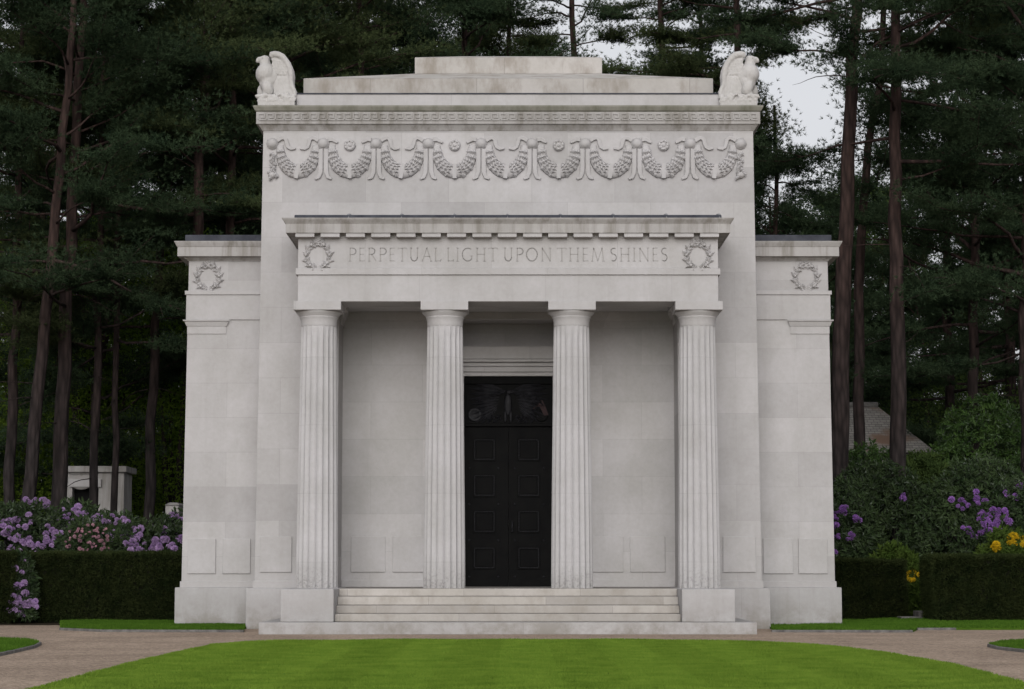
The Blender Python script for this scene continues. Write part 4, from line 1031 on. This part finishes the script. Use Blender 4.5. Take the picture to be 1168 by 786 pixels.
def rhodo(name, label, group, px, Y, H, rx, flower, spots, rg, mat='rhodo', nw=1500, fsc=1.0, ry=None):
    """dome of leaf whorls; spots = [(px,py)] of flower clusters on the near side"""
    x0 = px_at(px, Y); root = empty(name, (x0, Y, 0), label, 'shrub', group); ry = ry or rx*.8
    tb = MB()
    for s in range(7):
        a = rg.uniform(0, 6.28); tb.tube([(0, 0, -.05), (math.cos(a)*rx*.3, math.sin(a)*ry*.3, H*.4), (math.cos(a)*rx*.7, math.sin(a)*ry*.7, H*.72)], [.05, .035, .012], 5)
    tb.build('stem', M['bark'], root, local=True)
    lump = rg.normal(0, 1, (24, 3)); lump = nrm(lump)
    d = nrm(rg.normal(0, 1, (nw, 3))); d[:,2] = np.abs(d[:,2])*1.1-.25; d = nrm(d)
    bump = 1+.16*np.max(d@lump.T, axis=1)**6-.06
    sh = rg.uniform(.62, 1.0, nw)**.6*bump
    C = np.stack([d[:,0]*rx*sh, d[:,1]*ry*sh, np.maximum(.12, H*.28+d[:,2]*H*.72*sh)], 1)
    k = 8; W = np.repeat(C, k, 0); dd = np.repeat(d, k, 0); DD = dd*.55+rg.normal(0, .75, W.shape)+np.array((0, 0, -.1))
    V = leaves(W+rg.normal(0, .02, W.shape), DD, rg, (.09, .17), .38)
    link('foliage', tri_mesh('foliage', V), M[mat], root, local=True)
    spots = list(spots)
    if flower == 'purple' and px > 0 and H > 1.5:
        for _ in range(16):
            b_ = rg.uniform(-.8, .8); e_ = Vector((x0+b_*rx, Y, H*.28+H*.72*math.sqrt(1-b_*b_)*rg.uniform(.35, .92)))
            dz_ = e_.z-CZ; yy_ = dz_/e_.y
            spots.append((IW/2+F*(e_.x-CX)/e_.y, HOR-F*yy_))
    for fx, fy in spots:
        # flowers sit on the shell nearest the given line of sight
        u = at(fx, fy, Y); dx = (u.x-x0)/rx; dz = (u.z-H*.28)/(H*.72)
        yy = -ry*math.sqrt(max(.0, 1-min(1, dx*dx+dz*dz)))
        y = Y+yy; q = at(fx, fy, y)
        for rep_ in range(2):
         qx, qz = q.x-x0+rg.normal(0, .055), q.z+rg.normal(0, .055)
         o = bpy.data.objects.new('flower_cluster', TR[flower]); COL.objects.link(o); o.parent = root
         o.location = (qx, yy-.05+rg.normal(0, .03), qz); sc_ = fsc*rg.uniform(.42, .85); o.scale = (sc_, sc_, sc_*rg.uniform(.75, 1.1)); o.rotation_euler = (rg.uniform(.2, .9), rg.uniform(-.5, .5), rg.uniform(0, 6))
    return root
def spots_(l): return [(l[i], l[i+1]) for i in range(0, len(l), 2)]
rhodo('rhododendron_bush', 'rhododendron with round mauve flowers at the far left edge behind the hedges', 'rhododendrons behind the left hedge', 18, 46.5, 2.45, 1.35, 'purple',
      spots_([2,599, 12,594, 20,594, 33,599, 25,600, 16,614, 18,612, 10,627, 17,628, 28,626, 35,620, 31,570, 41,573, 48,571, 52,573, 55,574, 50,616, 47,617, 53,612, 61,620, 62,616, 40,627, 5,610, 64,627]), rg)
rhodo('rhododendron_bush', 'tall rhododendron with mauve flowers below the little mausoleum', 'rhododendrons behind the left hedge', 88, 48, 2.35, 1.15, 'purple',
      spots_([78,590, 76,587, 84,580, 83,583, 92,587, 95,588, 88,594, 96,590, 106,594, 108,592, 60,600, 56,601, 80,600]), rg)
rhodo('azalea_bush', 'azalea covered in small pale pink flowers behind the left hedge', 'azaleas behind the left hedge', 98, 45.6, 1.95, .75, 'pink',
      [(84+6*(i % 7)+rp.uniform(-2, 2), 605+7*(i//7)+rp.uniform(-3, 3)) for i in range(42)], rg, mat='rhodo', nw=800, fsc=.5)
rhodo('rhododendron_bush', 'rhododendron with purple flowers under the right side of the little mausoleum', 'rhododendrons behind the left hedge', 132, 47.5, 2.1, .95, 'purple',
      spots_([126,592, 127,595, 136,592, 140,594, 145,600, 142,595, 132,596, 120,612, 128,615, 131,611, 137,618, 134,622, 122,620, 126,618, 142,610, 141,612]), rg)
rhodo('rhododendron_bush', 'rhododendron with big pale mauve flower heads beside the left wing', 'rhododendrons behind the left hedge', 172, 46.5, 2.0, 1.2, 'purple',
      spots_([154,604, 155,606, 143,610, 149,614, 158,614, 160,611, 149,627, 142,628, 137,629, 155,621, 162,632, 165,632, 168,625, 172,618, 176,618, 175,631, 185,627, 184,628, 196,627, 197,628, 190,618, 178,624, 160,633]), rg)
rhodo('rhododendron_bush', 'rhododendron with mauve flowers hard against the left wing wall', 'rhododendrons behind the left hedge', 204, 48.5, 2.25, .7, 'purple',
      spots_([195,593, 196,599, 204,589, 206,590, 199,602, 197,597, 203,600]), rg, nw=900)
rhodo('rhododendron_bush', 'low rhododendron spilling pale mauve flowers through the gap between the left hedges', 'rhododendrons behind the left hedge', 22, 41.6, 1.25, .3, 'purple',
      spots_([28,638, 26,651, 17,666, 27,670, 28,672, 31,678, 18,681, 24,684, 19,684, 14,692, 21,690, 25,686, 33,688, 37,690, 16,695, 31,700, 10,688, 35,686, 6,698]), rg, nw=700)
# right-hand bushes
rhodo('rhododendron_bush', 'rhododendron with deep violet flowers hard against the right wing wall', 'rhododendrons behind the right hedges', 957, 47, 2.85, .95, 'violet',
      spots_([953,585, 959,584, 962,584, 970,592, 973,591, 976,593, 953,610, 955,612, 968,614, 972,614, 953,629, 951,595, 950,604]), rg)
rhodo('laurel_bush', 'large grey-green rounded evergreen bush behind the right hedge', 'evergreen bushes behind the right hedges', 1005, 48, 3.2, 1.45, 'violet', spots_([1030,566]), rg, nw=2600)
rhodo('laurel_bush', 'broad dark evergreen bush behind the gap between the right hedges', 'evergreen bushes behind the right hedges', 1058, 49.5, 3.4, 1.4, 'violet', [], rg, mat='under', nw=2600)
rhodo('laurel_bush', 'glossy laurel bush at the foot of the two right pines', 'evergreen bushes behind the right hedges', 985, 52.5, 4.0, 1.5, 'violet', [], rg, mat='laurel', nw=2200)
rhodo('laurel_bush', 'tall pale green leafy bush rising before the tiled roof', 'evergreen bushes behind the right hedges', 1045, 53, 3.7, 1.6, 'violet', [], rg, mat='under', nw=2400)
rhodo('laurel_bush', 'tall bright green laurel at the right edge above the violet flowers', 'evergreen bushes behind the right hedges', 1125, 53.5, 5.0, 1.9, 'violet', [], rg, mat='laurel', nw=3200)
rhodo('rhododendron_bush', 'large rhododendron with violet flower heads behind the rightmost hedge', 'rhododendrons behind the right hedges', 1122, 47, 3.2, 1.75, 'violet',
      spots_([1093,568, 1100,574, 1097,580, 1114,567, 1114,577, 1118,584, 1119,588, 1098,600, 1104,604, 1122,594, 1121,593, 1130,586, 1129,585, 1137,587, 1136,586, 1143,585, 1145,586, 1146,592, 1128,602, 1134,602, 1125,606, 1136,600, 1111,610, 1143,607, 1148,564, 1160,565, 1166,559, 1148,593, 1118,604]), rg, nw=3400)
rhodo('azalea_bush', 'low azalea with bright yellow flowers at the right edge over the hedge', 'yellow azaleas', 1150, 44.2, 1.72, .85, 'yellow',
      spots_([1137,624, 1138,623, 1152,615, 1156,613, 1160,612, 1158,616, 1150,616, 1163,618, 1166,624]), rg, mat='azalea', nw=700)
rhodo('azalea_bush', 'small azalea with yellow flowers in the gap between the right hedges', 'yellow azaleas', 1047, 45.2, .98, .36, 'yellow',
      spots_([1036,653, 1038,657, 1053,650, 1054,653, 1048,659, 1037,660, 1042,650]), rg, mat='azalea', nw=500, fsc=.8)
rhodo('azalea_bush', 'low fresh green azalea without flowers peeping over the inner right hedge', 'evergreen bushes behind the right hedges', 1021, 45.5, 1.45, .6, 'yellow', [], rg, mat='azalea', nw=500)

# clipped hedges
def hedge(px0, px1, ytop, ybase, depth, label, seed):
    Y = gr(500, ybase).y; x0, x1 = at(px0, ybase, Y).x, at(px1, ybase, Y).x; H = Zp(ytop, Y)
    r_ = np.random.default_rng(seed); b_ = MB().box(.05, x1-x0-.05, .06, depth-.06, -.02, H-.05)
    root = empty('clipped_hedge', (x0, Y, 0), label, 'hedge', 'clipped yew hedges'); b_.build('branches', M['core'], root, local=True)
    L = x1-x0; nf = int(L*H*2600); nt_ = int(L*depth*2400); ns_ = int(depth*H*2200)
    P = [np.stack([r_.uniform(0, L, nf), np.full(nf, .03), r_.uniform(.03, H, nf)], 1), np.stack([r_.uniform(0, L, nt_), r_.uniform(0, depth, nt_), np.full(nt_, H-.02)], 1),
         np.stack([np.full(ns_, .03), r_.uniform(0, depth, ns_), r_.uniform(.03, H, ns_)], 1), np.stack([np.full(ns_, L-.03), r_.uniform(0, depth, ns_), r_.uniform(.03, H, ns_)], 1)]
    Dn = [(0, -1, .25), (0, 0, 1), (-1, 0, .25), (1, 0, .25)]
    C = np.concatenate(P); D = np.concatenate([np.broadcast_to(np.array(d, float), p.shape) for d, p in zip(Dn, P)])
    wob = (np.sin(C[:,0]*3.1+seed)*np.sin(C[:,2]*4.3+1)+.6*np.sin(C[:,0]*9.7)*np.sin(C[:,2]*8.1+C[:,1]*5))*.022
    C = C+D*(wob[:,None]*np.where(C[:,2:3] > H-.05, 1.5, 1.0)+r_.normal(0, .02, (len(C), 1)))
    link('foliage', tri_mesh('foliage', tufts(C, D, r_, k=4, l=(.04, .085), w=.009, spread=.7)), M['yew'], root, local=True)
hedge(30, 226, 632.5, 710, 1.3, 'long dark clipped hedge between the gap and the left wing', 1)
hedge(-120, 15, 631.5, 711, 1.3, 'dark clipped hedge cut by the left edge of the picture', 2)
hedge(930, 1035, 640.5, 707, 1.2, 'short dark clipped hedge touching the right wing', 3)
hedge(1067, 1290, 635.5, 711, 1.3, 'dark clipped hedge with a browned top at the right edge', 4)

# garden steps between the right-hand hedges
for i, (l, r, t, b_, Y) in enumerate(((1028, 1090, 703.6, 708.5, 42.4), (1048, 1090, 697.2, 702, 42.9))):
    a_, c_ = at(l, b_, Y), at(r, t, Y)
    o = MB().box(a_.x, c_.x, Y, Y+(.49 if i == 0 else .6), 0, c_.z).build('garden_step', M['kerb'], None, bevel=.015)
    tag(o, ['lower stone garden step in the gap between the right hedges', 'upper stone garden step in the gap between the right hedges'][i], 'step', 'garden steps')

# little mausoleum in the wood on the left
Y = 56.5
ms = empty('mausoleum', (px_at(104, Y), Y, 0), 'small pale stone mausoleum with a dark doorway among the trunks', 'mausoleum')
xl, xr = at(66, 580, Y).x, at(141, 580, Y).x; zt = Zp(539, Y); d0, d1 = at(82, 580, Y).x, at(112, 580, Y).x; zd = Zp(556.5, Y)
m_ = MB(); m_.prism([(xl, 0), (d0, 0), (d0, zd), (d1, zd), (d1, 0), (xr, 0), (xr, zt), (xl, zt)], Y, Y+.5); m_.box(xl+.02, xr-.02, Y+.5, Y+1.3, 0, zt-.02)
m_.build('wall', M['cornice'], ms, bevel=.01)
MB().box(xl-.06, xr+.08, Y-.15, Y+1.4, zt+.001, Zp(531.8, Y)).build('roof_slab', M['cornice'], ms, bevel=.02)
MB().box(d0-.08, d1+.08, Y-.1, Y-.001, zd+.02, zd+.22).build('lintel', M['wall'], ms, bevel=.01)
MB().box(d0+.002, d1-.002, Y+.3, Y+.36, 0, zd-.002).build('door', M['bronze'], ms)
x = at(93, 545, Y).x; q = MB(); q.lathe([(.05, .02), (.28, .03), (.34, .06), (.40, .03), (.40, 0)], (x, Y-.001, Zp(541, Y)), 24, axis='y'); q.v = [(a_, b_, min(c_, Zp(541, Y))) for a_, b_, c_ in q.v]
q.build('carved_swag', M['groove'], ms)
Y = 55.5; o = empty('stone_tomb', (px_at(197, Y), Y, 0), 'pale stone tomb half hidden behind trunks beside the left wing', 'tomb')
MB().box(at(188.5, 580, Y).x, at(204, 580, Y).x, Y, Y+1.2, 0, Zp(576.5, Y)).build('shaft', M['cornice'], o, bevel=.02)
MB().frus((at(187.5, 580, Y).x, at(205, 580, Y).x, Y-.05, Y+1.25), (at(191, 580, Y).x, at(201, 580, Y).x, Y+.2, Y+1), Zp(576.4, Y), Zp(573, Y)).build('cap', M['cornice'], o, bevel=.02)

# tiled roof of a house on the right
Y = 57
ho_ = empty('house', (px_at(960, Y), Y+4, 0), 'low house with a mossy tiled hipped roof behind the right pines', 'house')
ze, zr_ = Zp(516, Y), Zp(463.5, Y+2.6)
ex0, ex1 = at(880, 516, Y).x, at(1068, 516, Y).x; rx0, rx1 = at(925, 463, Y+2.6).x, at(1001, 463.5, Y+2.6).x
def tile_mat():
    m, t, ns, ls = nt('old roof tiles'); out = N(ns, 'ShaderNodeOutputMaterial'); bs = N(ns, 'ShaderNodeBsdfPrincipled'); ls.new(bs.outputs[0], out.inputs[0]); bs.inputs['Roughness'].default_value = .9
    tc = N(ns, 'ShaderNodeNewGeometry'); sep = N(ns, 'ShaderNodeSeparateXYZ'); ls.new(tc.outputs['Position'], sep.inputs[0]); cmb = N(ns, 'ShaderNodeCombineXYZ'); ls.new(sep.outputs[0], cmb.inputs[0]); ls.new(sep.outputs[2], cmb.inputs[1])
    br = N(ns, 'ShaderNodeTexBrick'); ls.new(cmb.outputs[0], br.inputs['Vector']); br.inputs['Scale'].default_value = 1; br.inputs['Brick Width'].default_value = .17; br.inputs['Row Height'].default_value = .07; br.inputs['Mortar Size'].default_value = .006
    br.inputs['Color1'].default_value = (.19,.18,.165,1); br.inputs['Color2'].default_value = (.27,.255,.235,1); br.inputs['Mortar'].default_value = (.07,.065,.06,1)
    n = N(ns, 'ShaderNodeTexNoise', i_Scale=.55, i_Detail=5); ls.new(tc.outputs['Position'], n.inputs['Vector'])
    ls.new(mixc(ns, ls, ramp_out(ns, ls, n.outputs[0], .60, .68), br.outputs['Color'], (.16,.10,.07,1)), bs.inputs['Base Color']); return m
M['tile'] = tile_mat()
m_ = MB(); m_.add([(ex0, Y, ze), (ex1, Y, ze), (ex1, Y+5.2, ze), (ex0, Y+5.2, ze), (rx0, Y+2.6, zr_), (rx1, Y+2.6, zr_)], [(0,1,5,4), (1,2,5), (2,3,4,5), (3,0,4), (0,3,2,1)])
m_.build('roof', M['tile'], ho_)
MB().tube([(rx0, Y+2.6, zr_+.02), (rx1, Y+2.6, zr_+.02)], .1, 8).build('ridge', M['kerb'], ho_)
MB().box(ex0+.4, ex1-.4, Y+.4, Y+4.8, 0, ze-.002).build('wall', M['cornice'], ho_)

# ------------------------------------------------------------------ light: overcast day
w = bpy.data.worlds.new('World'); sc.world = w; w.use_nodes = True; ns = w.node_tree.nodes; ls = w.node_tree.links; ns.clear()
EL, AZ = R(17), R(184)
sky = ns.new('ShaderNodeTexSky'); sky.sky_type = 'NISHITA'; sky.sun_disc = False; sky.sun_elevation = EL; sky.sun_rotation = AZ; sky.air_density = 1.0; sky.dust_density = 4.0; sky.ozone_density = 1.0
hs = ns.new('ShaderNodeHueSaturation'); hs.inputs['Saturation'].default_value = .22; bg = ns.new('ShaderNodeBackground'); bg.inputs[1].default_value = .125; wo = ns.new('ShaderNodeOutputWorld')
ls.new(sky.outputs[0], hs.inputs['Color']); mxw = ns.new('ShaderNodeMix'); mxw.data_type = 'RGBA'; mxw.inputs[0].default_value = .6; mxw.inputs[7].default_value = (5.6, 5.65, 5.95, 1)   # cloud cover over the sky
ls.new(hs.outputs[0], mxw.inputs[6]); ls.new(mxw.outputs[2], bg.inputs[0]); ls.new(bg.outputs[0], wo.inputs[0])
sd = bpy.data.lights.new('sun', 'SUN'); sd.energy = 1.4; sd.angle = R(50); sd.color = (1, .98, .955); so = bpy.data.objects.new('sun', sd); COL.objects.link(so)
# the sky's sun stands at rotation AZ (clockwise from +Y seen from above)
dirv = Vector((math.sin(AZ)*math.cos(EL), math.cos(AZ)*math.cos(EL), math.sin(EL)))
so.rotation_euler = (-dirv).to_track_quat('-Z', 'Y').to_euler(); so.location = (0, 10, 40)
sc.view_settings.view_transform = 'Standard'; sc.view_settings.look = 'None'; sc.view_settings.gamma = 1; sc.view_settings.use_curve_mapping = False
sc.view_settings.exposure = 0.2
sc.render.engine = 'CYCLES'; sc.render.resolution_x = 1024; sc.render.resolution_y = 689
